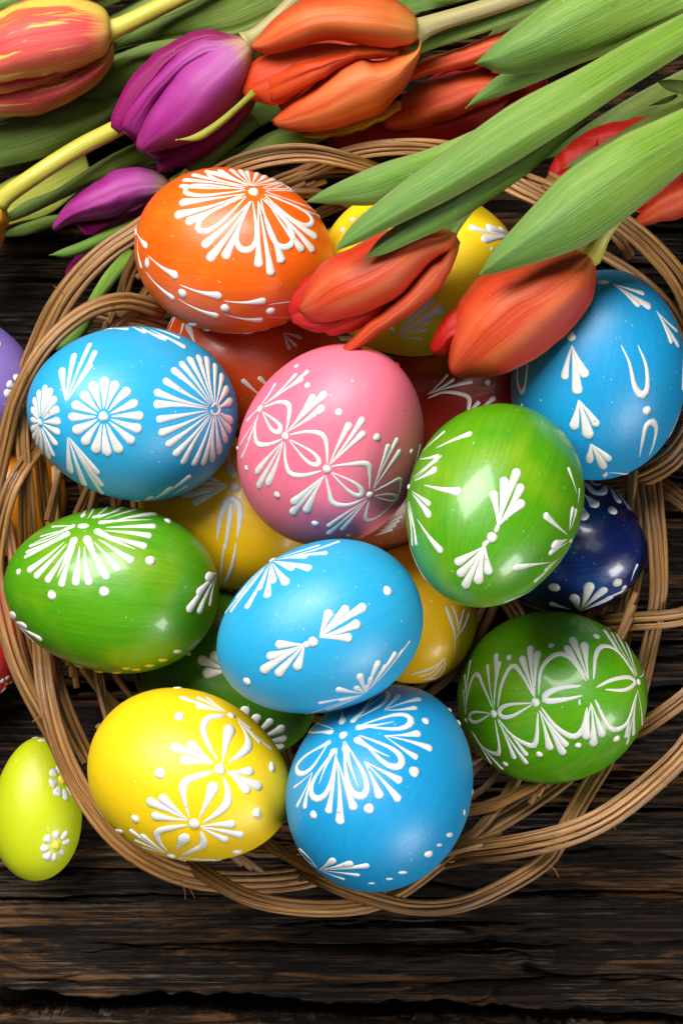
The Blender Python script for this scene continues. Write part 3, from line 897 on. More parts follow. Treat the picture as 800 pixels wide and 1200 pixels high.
# ------------------------------------------------------------------ basket
basket = empty('wicker_basket', P(410, 620, 0))
tag(basket, 'round open wicker basket woven from looping bundles of brown cane', 'basket')
BLOC = np.array(P(410, 620, 0))

def cane(path, r, name='cane'):
    path = np.asarray(path)
    n = len(path)
    rr = r * (1 + 0.06 * np.sin(np.linspace(0, 9, n) + random.uniform(0, 6)))
    V, F, U = tube(path, rr, 10)
    return mesh_obj(name, np.array(V) - BLOC, F, CANE, basket, uvs=U)

def bundle(pts, n=4, sp=2.05, r=1.12, n_s=34, jit=0.22):
    sp *= 0.83; r = sp * 0.485
    """side-by-side canes following photo points (u, v, z)"""
    q = catmull([P(*p) for p in pts], n_s)
    t = np.gradient(q, axis=0); t /= np.linalg.norm(t, axis=1)[:, None]
    side = np.stack([-t[:, 1], t[:, 0], np.zeros(n_s)], 1)
    side /= np.linalg.norm(side, axis=1)[:, None] + 1e-9
    x = np.linspace(0, 1, n_s); ph0 = random.uniform(0, 6)
    for i in range(n):
        o = (i - (n - 1) / 2)
        ph = random.uniform(0, 6)
        lat = o * sp * (0.9 + 0.16 * np.sin(3.5 * x + ph0)) + jit * np.sin(6 * x + ph)
        ver = -0.12 * o * o + 0.7 * np.sin(4 * x + ph * 1.7) + random.uniform(-.3, .3)
        cane(q + side * lat[:, None] + np.array([0, 0, 1.0]) * ver[:, None], r * random.uniform(0.88, 1.12))

# rim loops, traced
bundle([(225,205,34),(190,246,40),(160,270,44),(125,294,45),(92,326,44),(66,364,42),(48,404,39),(34,440,35),(25,490,29),(24,540,20)], 4, 2.1, 1.2)
bundle([(190,362,30),(150,352,38),(115,358,43),(84,376,46),(55,404,48),(34,436,48),(17,475,46),(6,520,43),(-6,575,38),(-14,640,32)], 3, 2.2, 1.25)
bundle([(130,415,20),(148,330,30),(168,290,36),(185,265,38)], 3, 2.0, 1.1)
bundle([(150,400,18),(168,352,26),(190,318,30)], 3, 1.9, 1.0)
bundle([(26,470,40),(27,520,40),(31,570,38),(33,620,33),(38,680,22),(60,760,8)], 4, 1.6, 1.15)
bundle([(42,500,30),(50,560,28),(55,610,22),(66,680,10)], 3, 1.6, 1.1)
bundle([(48,520,34),(24,552,42),(10,580,44),(0,620,43),(-6,670,42),(4,730,43),(18,778,44),(38,820,44),(62,862,42),(88,915,38),(118,958,34)], 3, 2.1, 1.2)
bundle([(10,610,26),(18,660,28),(24,720,30),(34,770,30),(52,820,26),(80,862,14)], 2, 2.0, 1.1)
bundle([(44,690,22),(48,760,38),(53,810,44),(66,862,46),(84,906,46),(112,952,46),(144,988,45),(185,1014,43),(235,1030,39),(300,1034,34),(360,1028,30),(420,1010,24)], 4, 1.95, 1.2)
bundle([(62,760,24),(70,805,34),(84,850,36),(104,892,34)], 3, 1.9, 1.05)
bundle([(196,985,30),(222,1012,38),(248,1030,43),(282,1049,46),(325,1061,46),(378,1065,44),(432,1060,40),(475,1040,34),(525,1002,30),(575,970,28),(615,945,26),(660,912,20),(700,870,12)], 4, 1.7, 1.1)
bundle([(350,1018,30),(388,1037,40),(430,1052,45),(485,1064,46),(540,1060,46),(595,1037,43),(640,1007,38),(664,968,33),(685,930,28),(712,885,20),(725,840,12)], 4, 1.75, 1.15)
bundle([(490,1012,24),(540,1000,36),(600,992,44),(660,979,47),(712,956,47),(762,918,45),(806,874,42),(846,800,40),(866,720,38),(852,650,38),(812,598,36),(770,565,30)], 4, 2.0, 1.25)
bundle([(690,884,24),(722,866,34),(755,850,40),(782,832,42),(812,806,42),(848,750,40),(864,680,40),(856,600,42),(834,540,42),(812,500,40)], 3, 2.2, 1.25)
bundle([(700,730,26),(740,727,38),(775,725,42),(805,719,42),(850,696,38),(876,640,36),(872,570,36),(840,500,36),(810,460,34)], 3, 2.1, 1.2)
bundle([(758,540,30),(764,590,40),(770,640,43),(772,690,43),(766,738,38),(754,792,30),(738,850,20)], 4, 1.85, 1.15)
bundle([(742,560,36),(748,610,38),(744,660,38),(735,715,34),(722,780,24)], 4, 1.75, 1.15)
bundle([(640,210,36),(690,236,42),(735,266,46),(770,298,47),(800,338,47),(822,400,46),(824,450,45),(812,500,44),(792,532,43),(766,552,40),(726,566,32),(690,566,22)], 4, 1.9, 1.2)
bundle([(680,285,30),(716,304,36),(752,328,40),(786,362,41),(808,410,40),(815,470,39),(800,515,38),(770,545,36)], 2, 2.2, 1.1)
bundle([(610,205,34),(660,228,38),(715,270,40),(738,300,30)], 2, 2.2, 1.1)
bundle([(250,206,38),(280,193,44),(318,183,47),(360,180,48),(402,187,47),(442,200,42),(490,225,32)], 4, 1.5, 1.1)
bundle([(330,214,32),(370,196,38),(408,180,43),(450,173,46),(500,173,46),(560,184,44),(610,206,38)], 4, 1.6, 1.1)
bundle([(310,220,26),(340,208,34),(380,196,37),(420,196,35),(470,208,30)], 3, 1.7, 1.05)
bundle([(560,190,34),(600,216,42),(640,236,44),(676,262,40),(700,300,30)], 4, 1.8, 1.1)
bundle([(100,360,34),(130,368,34),(170,378,30),(210,392,22)], 3, 2.0, 1.0)

# woven floor and crossing uprights of the bowl
base_c = P(402, 622, 3)
for i in range(17):
    ra = 3 + i * 3.3
    an = np.linspace(0, 2 * math.pi * 0.995, 60) + random.uniform(0, 6)
    q = np.stack([base_c[0] + ra * 0.86 * np.cos(an), base_c[1] + ra * np.sin(an), 2.6 + 0.9 * np.sin(an * 12 + i * math.pi)], 1)
    cane(q, 1.25)
for i in range(15):
    a0 = 2 * math.pi * i / 15 + 0.1
    for sw in (-1, 1):
        for j in range(3):
            f = np.linspace(0, 1, 14)
            an = a0 + sw * (0.5 * f + 0.45 * f ** 5) + (j - 1) * 0.035
            rx = 46 + 36 * f ** 0.75; ry = 52 + 46 * f ** 0.75
            z = 3 + (36 + (0 if sw > 0 else -3)) * f ** 1.7 + (1.5 if sw > 0 else -0.6)
            q = np.stack([base_c[0] + rx * np.cos(an), base_c[1] + ry * np.sin(an), z], 1)
            cane(q, 0.85)

for zc, f in ((8, .32), (11.5, .42), (15, .5), (19, .58), (23, .66)):
    an = np.linspace(0, 2 * math.pi, 120) + random.uniform(0, 6)
    wv = 1.3 * np.sin(an * 15 + zc)
    q = np.stack([base_c[0] + (46 + 36 * f ** .75 + wv) * np.cos(an), base_c[1] + (52 + 46 * f ** .75 + wv) * np.sin(an), zc + 0.5 * np.sin(an * 7)], 1)
    cane(q, 0.95)
# stray split fibres along the rim
for u, v, du, dv, z in [(210,1030,18,22,42),(212,1036,5,18,44),(52,836,-14,10,46),(705,958,16,14,46),(770,905,10,18,46),(33,432,-10,14,48),(300,1052,22,10,46),(75,345,-12,-10,46),(640,1012,14,16,42),(410,1040,-14,-8,44)]:
    q = catmull([P(u, v, z), P(u + du * .5 + 2, v + dv * .4, z + 2), P(u + du, v + dv, z + 1.5)], 10)
    cane(q, 0.11, 'split_fibre')

# ------------------------------------------------------------------ tulips
def patch(name, mat, left, right, ze, bulge, parent, loc, theta=1.12, n=44, m=25, wave=0.5, thick=0.25, peak=0.5, skew=0.0, curl=0.0, ridge=0.0, r0=0.0):
    """curved sheet between two edges given in photo pixels from base to tip.
    ze: edge heights mm from first to last point; bulge: crown above the edges, mm"""
    A = catmull(np.array(left, float), n); B = catmull(np.array(right, float), n)
    t = np.linspace(0, 1, n)
    petal = name == 'petal'
    if petal:
        sd = random.randint(0, 9999)
        env = np.sin(math.pi * np.clip(t * 1.02, 0, 1)) ** 0.5
        for E, q in ((A, 0.0), (B, 40.0)):
            dn = np.gradient(E, axis=0); dn = np.stack([-dn[:, 1], dn[:, 0]], 1); dn /= np.linalg.norm(dn, axis=1)[:, None] + 1e-9
            E += dn * (env * (4.0 * (vnoise(t * 7 + q, t * 0, sd) - .5) + 1.6 * (vnoise(t * 19 + q, t * 0, sd + 1) - .5)))[:, None]
    zz = np.interp(t, np.linspace(0, 1, len(ze)), ze)
    prof = np.clip(np.sin(math.pi * np.clip(t, 0.0, 1.0) ** (math.log(0.5) / math.log(peak))), 0, 1) ** 0.55
    wid = np.linalg.norm(A - B, axis=1)
    prof = np.maximum(prof, 0.0)
    s = np.linspace(-1, 1, m)
    th = s * theta
    lat = np.sin(th) / math.sin(theta)
    crown = (np.cos(th) - math.cos(theta)) / (1 - math.cos(theta))
    cr = np.where(s < r0, (s + 1) / (1 + r0), (1 - s) / (1 - r0))
    crown = (1 - ridge) * crown + ridge * cr
    seed = random.randint(0, 9999)
    TT, SS = np.meshgrid(t, s, indexing='ij')
    fold = vnoise(TT * 1.6, SS * 3.2 + TT * 0.8 + 30, seed + 1)
    V, U = [], []
    for i in range(n):
        wv = wave * prof[i] * np.abs(s) ** 2.5 * (vnoise(np.full(m, t[i] * 6.0), np.sign(s) * 3 + 20, seed) - .5) * 4
        for j in range(m):
            f = (lat[j] + 1) / 2
            uv = A[i] * (1 - f) + B[i] * f
            z = zz[i] + bulge * prof[i] * (crown[j] + skew * s[j] + curl * max(0, abs(s[j]) - 0.75) * 4) + wv[j]
            if petal:
                z += prof[i] * (1.3 * (fold[i, j] - .5) - 0.45 * math.exp(-(s[j] / 0.07) ** 2))
            V.append(P(uv[0], uv[1], z) - loc)
            U.append((t[i], f))
    V = np.array(V)
    F = grid_faces(n, m)
    # make the faces look up
    a, b, c = V[F[m * 6][0]], V[F[m * 6][1]], V[F[m * 6][2]]
    if np.cross(b - a, c - a)[2] < 0: F = [f[::-1] for f in F]
    o = mesh_obj(name, V, F, mat, parent, uvs=U)
    md = o.modifiers.new('thickness', 'SOLIDIFY'); md.thickness = thick * MM; md.offset = -1
    return o

def stem(parent, loc, pts, r, mat, flare=0.0):
    q = catmull([P(*p) for p in pts], 40)
    V, F, U = tube(q, r * (1 + flare * np.exp(-np.linspace(0, 40, 40) / 2.2)), 14)
    return mesh_obj('stem', np.array(V) - loc, F, mat, parent, uvs=U)

ORANGE = petal_mat('orange_petal', [(0.0, (0.60, 0.55, 0.05)), (0.07, (0.74, 0.34, 0.05)), (0.22, (0.76, 0.155, 0.028)), (0.6, (0.74, 0.115, 0.022)), (1.0, (0.70, 0.05, 0.010))], (0.68, 0.022, 0.005), 0.95, (0.88, 0.32, 0.10), 0.8)
ORANGE_IN = petal_mat('orange_inner_petal', [(0.0, (0.5, 0.13, 0.015)), (0.4, (0.58, 0.035, 0.006)), (1.0, (0.70, 0.05, 0.008))], (0.70, 0.04, 0.006), 0.4, (0.78, 0.15, 0.02), 0.5)
RED = petal_mat('red_petal', [(0.0, (0.55, 0.40, 0.04)), (0.05, (0.62, 0.14, 0.02)), (0.2, (0.58, 0.042, 0.010)), (0.7, (0.64, 0.038, 0.010)), (1.0, (0.60, 0.012, 0.006))], (0.54, 0.006, 0.004), 0.95, (0.86, 0.235, 0.07), 0.85)
RED_IN = petal_mat('deep_red_petal', [(0.0, (0.42, 0.02, 0.006)), (0.5, (0.50, 0.008, 0.006)), (1.0, (0.54, 0.010, 0.008))], (0.50, 0.006, 0.006), 0.5, (0.62, 0.035, 0.014), 0.45)
PURPLE = petal_mat('purple_petal', [(0.0, (0.70, 0.60, 0.10)), (0.10, (0.66, 0.48, 0.22)), (0.18, (0.52, 0.17, 0.40)), (0.3, (0.44, 0.065, 0.33)), (0.5, (0.40, 0.022, 0.27)), (1.0, (0.33, 0.005, 0.15))], (0.36, 0.008, 0.20), 0.8, (0.56, 0.13, 0.45), 0.6)
PURPLE_IN = petal_mat('magenta_petal', [(0.0, (0.60, 0.45, 0.05)), (0.12, (0.34, 0.02, 0.10)), (0.4, (0.27, 0.005, 0.11)), (1.0, (0.30, 0.004, 0.12))], (0.30, 0.004, 0.13), 0.5, (0.38, 0.02, 0.22), 0.45)
FLAME = petal_mat('flamed_petal', [(0.0, (0.66, 0.60, 0.06)), (0.12, (0.70, 0.50, 0.07)), (0.24, (0.68, 0.055, 0.055)), (0.7, (0.68, 0.045, 0.045)), (1.0, (0.74, 0.20, 0.02))], (0.78, 0.55, 0.06), 0.6, (0.80, 0.20, 0.17), 0.6, flame=(0.82, 0.62, 0.10))
YELLOWP = petal_mat('yellow_petal', [(0.0, (0.70, 0.22, 0.02)), (0.4, (0.82, 0.46, 0.02)), (1.0, (0.82, 0.36, 0.01))], (0.8, 0.3, 0.01), 0.5, (0.82, 0.5, 0.04), 0.4)
LEAF = leaf_mat('tulip_leaf', (0.130, 0.285, 0.010), (0.058, 0.200, 0.044), (0.27, 0.41, 0.055), (0.070, 0.195, 0.008))
LEAF_DARK = leaf_mat('tulip_leaf_old', (0.115, 0.195, 0.010), (0.075, 0.16, 0.020), (0.22, 0.30, 0.045), (0.05, 0.115, 0.008))
LEAF_YEL = leaf_mat('tulip_leaf_young', (0.38, 0.42, 0.03), (0.46, 0.46, 0.05), (0.50, 0.50, 0.10), (0.30, 0.38, 0.02))
def leafline(parent, loc, u0, v0, u1, v1, w, z0, z1, mat, bend=0.0):
    """lance-shaped leaf from its tip (u0,v0) towards its base"""
    a, b = np.array([u0, v0], float), np.array([u1, v1], float)
    d = b - a; L = np.linalg.norm(d); d /= L; nn = np.array([-d[1], d[0]])
    A, B = [], []
    for t, h in ((0, 0), (.12, .42), (.3, .8), (.55, 1), (.8, .9), (1, .7)):
        c = a + d * L * t + nn * bend * L * math.sin(math.pi * t)
        A.append(tuple(c - nn * h * w / 2)); B.append(tuple(c + nn * h * w / 2))
    return patch('leaf', mat, A, B, (z0, z0 + 2, z1), w * 0.06, parent, loc, theta=.8, ridge=.4)

STEM_Y = stem_mat('yellow_stem', (0.42, 0.40, 0.03), (0.58, 0.52, 0.08))
STEM_G = stem_mat('green_stem', (0.13, 0.27, 0.03), (0.24, 0.38, 0.07))
STEM_T = stem_mat('tan_stem', (0.30, 0.26, 0.09), (0.42, 0.36, 0.16))

GTU = 'cut tulips laid over the basket'
def tulip(u, v, z, label):
    loc = P(u, v, z)
    t = empty('tulip', loc)
    tag(t, label, 'tulip', GTU)
    return t, loc

# flamed red and yellow tulip
t, L0 = tulip(133, 36, 30, 'red tulip flamed with yellow, on a thick yellow stem')
patch('petal', FLAME, [(133,37),(134,72),(120,92),(84,119),(40,135),(0,139),(-60,132)], [(133,33),(128,50),(108,70),(62,88),(20,94),(-20,98),(-60,100)], (34,30,28,28), 9, t, L0, peak=.4)
patch('petal', FLAME, [(132,38),(126,60),(110,70),(64,88),(0,96),(-60,100)], [(130,33),(126,12),(106,0),(67,-8),(20,4),(-60,40)], (40,42,44,42), 11, t, L0, peak=.45)
patch('petal', FLAME, [(132,40),(126,66),(110,78),(64,96),(0,112),(-60,120)], [(130,38),(118,48),(90,60),(50,76),(0,86),(-60,90)], (36,36,36,36), 5, t, L0, peak=.45)
patch('petal', FLAME, [(133,38),(126,70),(100,100),(40,120),(-60,125)], [(131,32),(110,8),(60,4),(20,12),(-60,40)], (36,30,30,32), -10, t, L0)
stem(t, L0, [(126,37,40),(150,27,41),(190,7,40),(240,-18,38),(300,-50,34)], 2.5, STEM_Y, .3)
patch('leaf', LEAF_DARK, [(84,118),(106,92),(134,71),(160,63),(200,52)], [(84,118),(112,118),(140,110),(180,92),(215,70)], (16,20,24,22), 3, t, L0, theta=.8)
patch('leaf', LEAF, [(-30,34),(0,18),(40,4),(92,-4),(140,-30)], [(-30,10),(0,-5),(40,-14),(80,-30),(120,-50)], (28,26,24,22), 4, t, L0, theta=.8)

for a in [(-30,100,300,-40,46,8,10), (-30,150,240,40,44,6,9), (-30,60,200,-40,40,14,12), (60,175,330,30,40,10,12), (-30,205,200,110,36,4,6)]:
    leafline(t, L0, *a, LEAF_DARK, random.uniform(-.05, .05))
# yellow tulip at the picture's edge, its stem
t, L0 = tulip(2, 240, 20, 'yellow tulip with its bare yellow stem under the purple tulip')
patch('petal', YELLOWP, [(4,234),(10,250),(8,275),(0,292),(-30,310)], [(-2,234),(-20,245),(-40,265),(-50,285),(-45,305)], (28,26,24,20), 10, t, L0)
patch('petal', YELLOWP, [(3,236),(6,262),(0,290),(-30,310)], [(-3,236),(-25,250),(-45,280),(-45,305)], (26,20,20,20), -9, t, L0)
stem(t, L0, [(0,240,32),(10,228,33),(50,200,35),(95,172,34),(138,150,31),(190,120,26)], 2.55, STEM_Y)
patch('leaf', LEAF_DARK, [(6,252),(30,236),(66,221),(120,187),(162,166),(200,150)], [(6,262),(30,254),(60,240),(96,223),(140,205),(190,185)], (20,22,22,18), 3, t, L0, theta=.9)
patch('leaf', LEAF_DARK, [(-30,160),(0,147),(44,133),(88,117),(137,112),(190,80)], [(-30,205),(0,197),(53,184),(100,160),(130,141),(190,100)], (14,18,18,16), 4, t, L0, theta=.8)
patch('leaf', LEAF_YEL, [(-20,230),(10,210),(40,198),(100,180)], [(-20,275),(20,262),(60,250),(110,210)], (8,9,10,10), 2, t, L0, theta=.8)
patch('leaf', LEAF_DARK, [(4,268),(40,255),(80,248),(140,225)], [(4,278),(30,276),(62,268),(140,250)], (6,8,9,9), 2, t, L0, theta=.8)

# purple tulip
t, L0 = tulip(291, 50, 34, 'large purple tulip with a thin green bract lying across it')
patch('petal', PURPLE_IN, [(290,45),(262,38),(241,33),(220,37),(186,57),(151,96),(132,132),(130,149)], [(291,52),(262,52),(235,58),(205,78),(180,108),(160,138),(140,157)], (46,44,42,40), 5, t, L0, peak=.4, wave=.9)
patch('petal', PURPLE, [(289,48),(248,44),(218,55),(184,86),(155,118),(133,147)], [(291,60),(250,70),(215,90),(190,116),(175,142),(162,162)], (48,46,44,40), 7, t, L0, peak=.45, wave=.8)
patch('petal', PURPLE_IN, [(297,92),(274,128),(240,150),(205,165),(186,186),(184,198)], [(302,112),(291,135),(262,165),(228,188),(198,200),(185,203)], (34,32,30,28), 6, t, L0, wave=1.0)
patch('petal', PURPLE, [(292,44),(258,42),(228,52),(202,76),(182,104),(168,135),(160,168),(162,176)], [(298,58),(292,90),(280,118),(256,145),(224,166),(192,176),(172,179),(163,177)], (46,44,42,40), 12, t, L0, peak=.45, wave=.6)
patch('petal', PURPLE_IN, [(291,48),(240,50),(190,80),(150,130),(140,150)], [(296,60),(290,110),(250,155),(205,180),(180,185)], (40,32,30,34), -9, t, L0)
patch('bract', LEAF_YEL, [(206,164),(226,158),(250,144),(275,124),(296,104)], [(206,164),(232,165),(256,151),(280,130),(300,110)], (57,58,56,52), 1.2, t, L0, theta=.9, wave=0)
stem(t, L0, [(287,50,47),(305,38,47),(325,20,46),(350,-4,44),(400,-50,40)], 2.1, STEM_T, .6)
patch('leaf', LEAF_DARK, [(130,52),(165,30),(205,12),(260,-14),(340,-40)], [(130,59),(165,52),(205,45),(275,40),(322,20),(380,-10)], (30,31,30,26), 3, t, L0, theta=.9, curl=.5)
patch('leaf', LEAF_DARK, [(240,10),(290,-10),(350,-30)], [(262,52),(320,40),(400,10)], (12,14,14), 3, t, L0, theta=.8)

for a in [(150,200,420,60,44,8,14), (200,215,460,110,34,12,16), (330,60,560,-60,50,12,14), (190,60,420,-40,44,6,8)]:
    leafline(t, L0, *a, LEAF_DARK, random.uniform(-.05, .05))
# small purple tulip
t, L0 = tulip(185, 220, 14, 'purple tulip mostly hidden, one petal showing beside the orange egg')
patch('petal', PURPLE, [(202,215),(186,202),(160,195),(128,203),(94,224),(72,246),(61,265)], [(202,224),(178,235),(160,240),(134,253),(94,259),(66,270),(61,268)], (26,26,26,24), 8, t, L0, peak=.5)
patch('petal', PURPLE_IN, [(205,225),(180,235),(140,255),(110,275),(80,310),(76,328)], [(205,240),(180,262),(150,290),(120,310),(95,335),(82,338)], (16,14,13,12), 7, t, L0)
patch('petal', PURPLE_IN, [(202,215),(170,205),(120,225),(85,255)], [(205,235),(180,255),(140,270),(100,275)], (14,10,8,8), -5, t, L0)
patch('leaf', LEAF, [(58,299),(75,291),(98,282),(122,271),(150,260),(185,240)], [(58,299),(78,302),(102,296),(130,283),(160,266),(190,250)], (20,22,23,20), 2.2, t, L0, theta=.9)
patch('leaf', LEAF, [(66,410),(76,394),(92,374),(104,350),(124,318),(150,290)], [(66,410),(88,404),(104,386),(118,358),(138,328),(166,298)], (15,17,19,18), 2.5, t, L0, theta=.9)
stem(t, L0, [(200,220,18),(240,190,18),(300,140,18)], 2.2, STEM_G)

# orange tulip
t, L0 = tulip(492, 34, 40, 'orange tulip with parted petals, lying above the basket rim')
patch('petal', ORANGE_IN, [(480,52),(440,50),(390,52),(330,58),(296,72),(285,95),(283,108)], [(480,64),(440,70),(412,70),(375,96),(330,122),(300,118),(284,112)], (50,50,48,46), 6, t, L0, wave=1.2, peak=.55)
patch('petal', ORANGE_IN, [(470,56),(420,56),(370,66),(325,82),(306,96)], [(470,66),(420,72),(385,88),(345,112),(318,118)], (54,56,55,50), 4, t, L0, wave=1.0)
patch('petal', ORANGE, [(492,38),(488,58),(462,66),(436,71),(414,64),(383,85),(343,119),(318,141)], [(494,40),(493,62),(482,90),(464,112),(440,134),(396,150),(350,156),(320,147)], (54,52,50,44), 10, t, L0, peak=.45, wave=.5)
patch('petal', ORANGE, [(491,36),(486,50),(466,56),(436,54),(400,48),(357,53),(318,63),(293,57)], [(490,28),(485,16),(464,0),(440,-8),(400,-9),(355,0),(324,20),(293,53)], (56,58,58,52), 10, t, L0, peak=.45, wave=.4)
patch('petal', YELLOWP, [(470,118),(440,134),(400,149),(354,158)], [(470,128),(446,144),(420,153),(388,162),(355,161)], (44,42,40,40), 3, t, L0, wave=.2)
patch('petal', ORANGE_IN, [(491,34),(470,6),(400,0),(330,30),(300,70)], [(492,44),(480,90),(440,125),(380,140),(330,130)], (50,40,36,44), -9, t, L0)
stem(t, L0, [(484,38,54),(510,27,54),(560,12,53),(620,-8,52),(700,-40,48)], 2.45, STEM_T, .7)
stem(t, L0, [(470,62,46),(510,48,48),(560,32,48),(620,10,48),(700,-25,46)], 1.9, STEM_G)
patch('leaf', LEAF_DARK, [(256,201),(285,176),(318,154),(352,146),(400,120)], [(258,206),(290,196),(330,184),(370,168),(420,140)], (30,32,34,34), 3, t, L0, theta=.9)
patch('leaf', LEAF, [(440,-10),(480,-20),(560,-45)], [(470,18),(520,8),(620,-20)], (40,40,38), 2, t, L0, theta=.8)

# orange tulip behind
t, L0 = tulip(612, 40, 36, 'orange red tulip in shade beneath the broad green leaf tips')
patch('petal', RED, [(640,20),(612,28),(550,50),(500,68),(470,84)], [(640,50),(600,62),(556,75),(527,82),(478,97)], (44,42,40,36), 8, t, L0, wave=.6)
patch('petal', RED, [(640,50),(590,84),(560,80),(512,94),(470,118),(445,136)], [(640,90),(600,108),(548,131),(500,149),(470,153),(450,151)], (36,34,34,32), 8, t, L0, wave=.6)
patch('petal', RED_IN, [(610,60),(560,78),(500,95),(470,112)], [(610,70),(560,90),(505,115),(462,135)], (34,33,32,30), 3, t, L0)
patch('petal', RED_IN, [(640,70),(560,100),(470,130),(400,150),(388,165)], [(640,110),(590,140),(520,165),(450,178),(395,176)], (22,22,20,18), 6, t, L0)
patch('petal', RED_IN, [(640,30),(560,60),(480,110)], [(640,110),(570,130),(480,150)], (30,24,26), -7, t, L0)
stem(t, L0, [(636,56,36),(680,40,34),(740,5,32),(800,-40,30)], 2.3, STEM_G)
patch('leaf', LEAF, [(545,127),(556,113),(572,98),(590,85),(640,66),(720,30),(820,-20)], [(545,127),(560,121),(600,108),(640,92),(676,76),(740,52),(820,12)], (60,62,64,66), 3, t, L0, theta=.9)
patch('leaf', LEAF, [(556,75),(570,60),(592,39),(614,22),(640,2),(680,-20),(760,-60)], [(556,75),(568,79),(592,87),(640,83),(700,61),(752,36),(820,2)], (72,74,76,76), 7, t, L0, theta=.9, skew=-.1, ridge=.45, r0=-.2)

for a in [(560,60,760,-60,60,14,16), (640,185,860,70,46,4,6)]:
    leafline(t, L0, *a, LEAF_DARK, random.uniform(-.05, .05))
# drooping red tulip with side petal, two long leaves
t, L0 = tulip(533, 276, 84, 'red orange tulip with one rolled petal drooping onto the pink egg')
ZT = 88
patch('petal', RED_IN, [(450,300),(400,302),(368,320),(344,344),(337,364)], [(450,350),(410,372),(392,386),(366,388),(342,378)], (ZT,ZT-3,ZT-6,ZT-8), 3, t, L0, wave=.9)
patch('petal', RED_IN, [(470,330),(430,352),(395,368),(372,382)], [(475,340),(440,372),(412,390),(385,394)], (ZT,ZT-2,ZT-4,ZT-6), 3, t, L0, wave=.8)
patch('petal', RED, [(536,272),(531,292),(512,303),(490,326),(464,349),(434,364),(398,376),(368,378),(351,366)], [(530,270),(500,264),(460,268),(410,290),(388,300),(366,320),(354,342),(349,362)], (ZT+2,ZT+1,ZT-1,ZT-6), 11, t, L0, peak=.5, wave=.5)
patch('petal', RED, [(533,274),(516,303),(500,311),(470,342),(440,370),(414,395),(396,411),(387,426)], [(539,284),(532,310),(516,336),(490,360),(456,385),(426,405),(402,425),(390,432)], (ZT,ZT-1,ZT-3,ZT-7), 6, t, L0, peak=.4, wave=.15, theta=1.4)
patch('petal', RED_IN, [(532,272),(480,290),(420,300),(370,340)], [(536,284),(500,330),(450,360),(390,380)], (ZT,ZT-5,ZT-6,ZT-6), -4, t, L0)
stem(t, L0, [(524,277,ZT+1),(530,264,ZT+2),(552,236,ZT+2),(600,192,ZT+1),(690,122,ZT-4),(820,30,ZT-12)], 2.2, STEM_G)
LZ = ZT + 17
patch('leaf', LEAF, [(357,237),(380,222),(410,207),(450,190),(500,175),(560,150),(640,110)], [(357,237),(400,240),(440,240),(480,224),(520,205),(580,178),(660,130)], (74,78,82,84), 2.5, t, L0, theta=.7)
patch('leaf', LEAF, [(427,303),(446,278),(484,250),(530,222),(590,186),(632,158),(684,112),(750,50)], [(427,303),(450,298),(476,287),(520,267),(552,249),(612,208),(650,176),(692,136),(770,76)], (LZ-4,LZ-3,LZ-3,LZ-6), 2.5, t, L0, theta=.9, skew=.15)
patch('leaf', LEAF, [(392,294),(405,272),(426,250),(475,210),(526,174),(600,121),(676,82),(740,46),(830,0)], [(392,294),(420,285),(450,271),(490,252),(526,234),(580,204),(626,176),(682,140),(732,106),(830,44)], (LZ,LZ+3,LZ+4,LZ+2), 5.0, t, L0, theta=.85, skew=.12, ridge=.35, r0=.35)

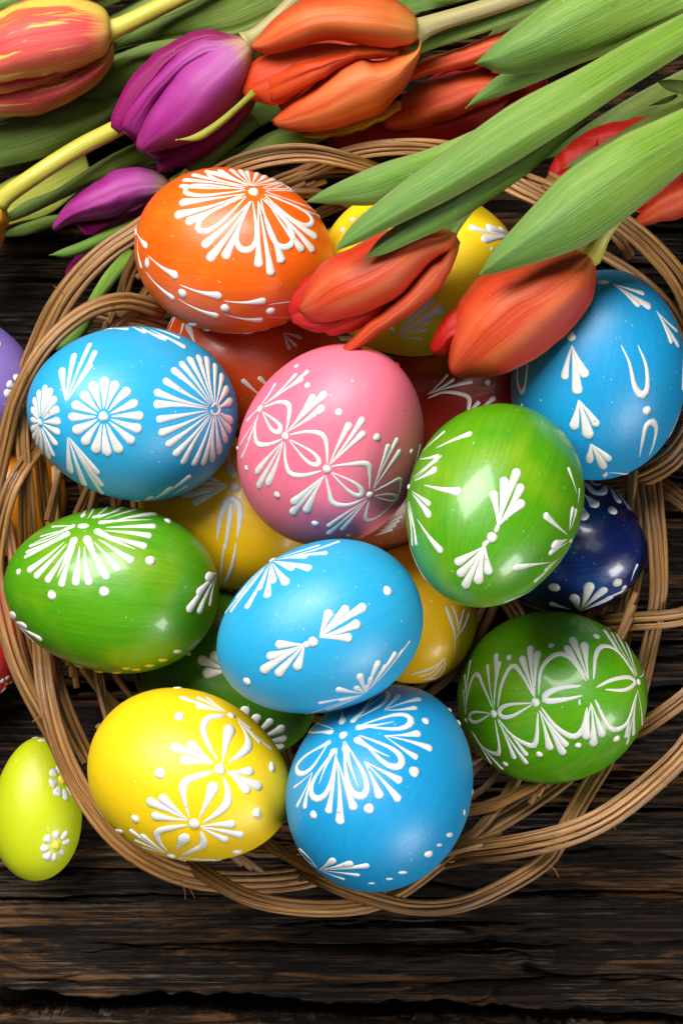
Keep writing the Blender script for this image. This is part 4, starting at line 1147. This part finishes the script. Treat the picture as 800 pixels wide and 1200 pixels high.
# plump red tulip
t, L0 = tulip(697, 290, 84, 'plump closed red tulip resting on the blue egg with drop chains')
ZR = 84
patch('petal', RED_IN, [(560,340),(535,358),(515,380),(504,405),(506,412)], [(560,390),(540,405),(528,412),(520,418),(509,416)], (ZR,ZR-3,ZR-4,ZR-6), 5, t, L0, wave=.6)
patch('petal', RED, [(696,300),(698,330),(690,358),(664,391),(626,422),(588,440),(548,444),(528,440)], [(694,292),(676,292),(640,298),(600,310),(562,322),(541,348),(527,384),(525,420),(526,434)], (ZR+2,ZR,ZR-2,ZR-7), 15, t, L0, peak=.45, wave=.35)
patch('petal', RED_IN, [(696,302),(690,355),(630,412),(560,436),(535,438)], [(694,294),(640,302),(570,330),(532,380),(530,425)], (ZR,ZR-3,ZR-5,ZR-6), -7, t, L0)
stem(t, L0, [(690,298,ZR+4),(698,288,ZR+7),(706,274,ZR+9),(728,246,ZR+10),(775,200,ZR+8),(860,140,ZR+4)], 2.0, STEM_Y, .8)
patch('leaf', LEAF, [(561,322),(572,302),(588,281),(626,239),(664,200),(722,162),(770,140),(850,104)], [(561,322),(580,321),(607,314),(645,303),(684,288),(722,264),(762,233),(850,160)], (ZR+20,ZR+21,ZR+22,ZR+20), 6.5, t, L0, theta=.95, skew=-.1, ridge=.5, r0=-.15)

# dark tulip behind at the far corner
t, L0 = tulip(790, 180, 30, 'dark red tulip in deep shade beneath the broad leaves')
patch('petal', RED_IN, [(800,140),(775,132),(706,147),(668,166),(662,185)], [(800,180),(740,190),(700,200),(672,215),(664,200)], (14,13,12,12), 5, t, L0)
patch('petal', RED, [(860,190),(800,212),(770,230),(745,255),(736,266)], [(860,235),(800,253),(777,260),(755,266),(740,268)], (34,32,30,28), 6, t, L0)
patch('petal', RED_IN, [(800,150),(740,150),(680,190)], [(820,240),(760,250),(700,230)], (24,20,22), -6, t, L0)
patch('petal', RED_IN, [(700,160),(665,172),(645,195),(640,210)], [(700,215),(680,220),(655,222),(643,218)], (22,20,18,18), 4, t, L0)
patch('leaf', LEAF_DARK, [(660,197),(680,182),(705,168),(760,135),(820,110)], [(660,197),(690,197),(715,182),(770,155),(820,135)], (46,48,48,44), 2, t, L0, theta=.9)
patch('leaf', LEAF_DARK, [(769,96),(785,93),(830,98)], [(769,96),(785,107),(830,118)], (50,50,48), 1.5, t, L0, theta=.9)
patch('leaf', LEAF_DARK, [(760,124),(775,116),(792,110)], [(760,124),(780,121),(794,113)], (44,44,44), 1, t, L0, theta=.9)
patch('leaf', LEAF_DARK, [(788,40),(796,28),(830,20)], [(790,44),(805,48),(830,50)], (60,60,58), 1, t, L0, theta=.9)
stem(t, L0, [(800,180,30),(850,160,30),(900,130,28)], 2.3, STEM_G)
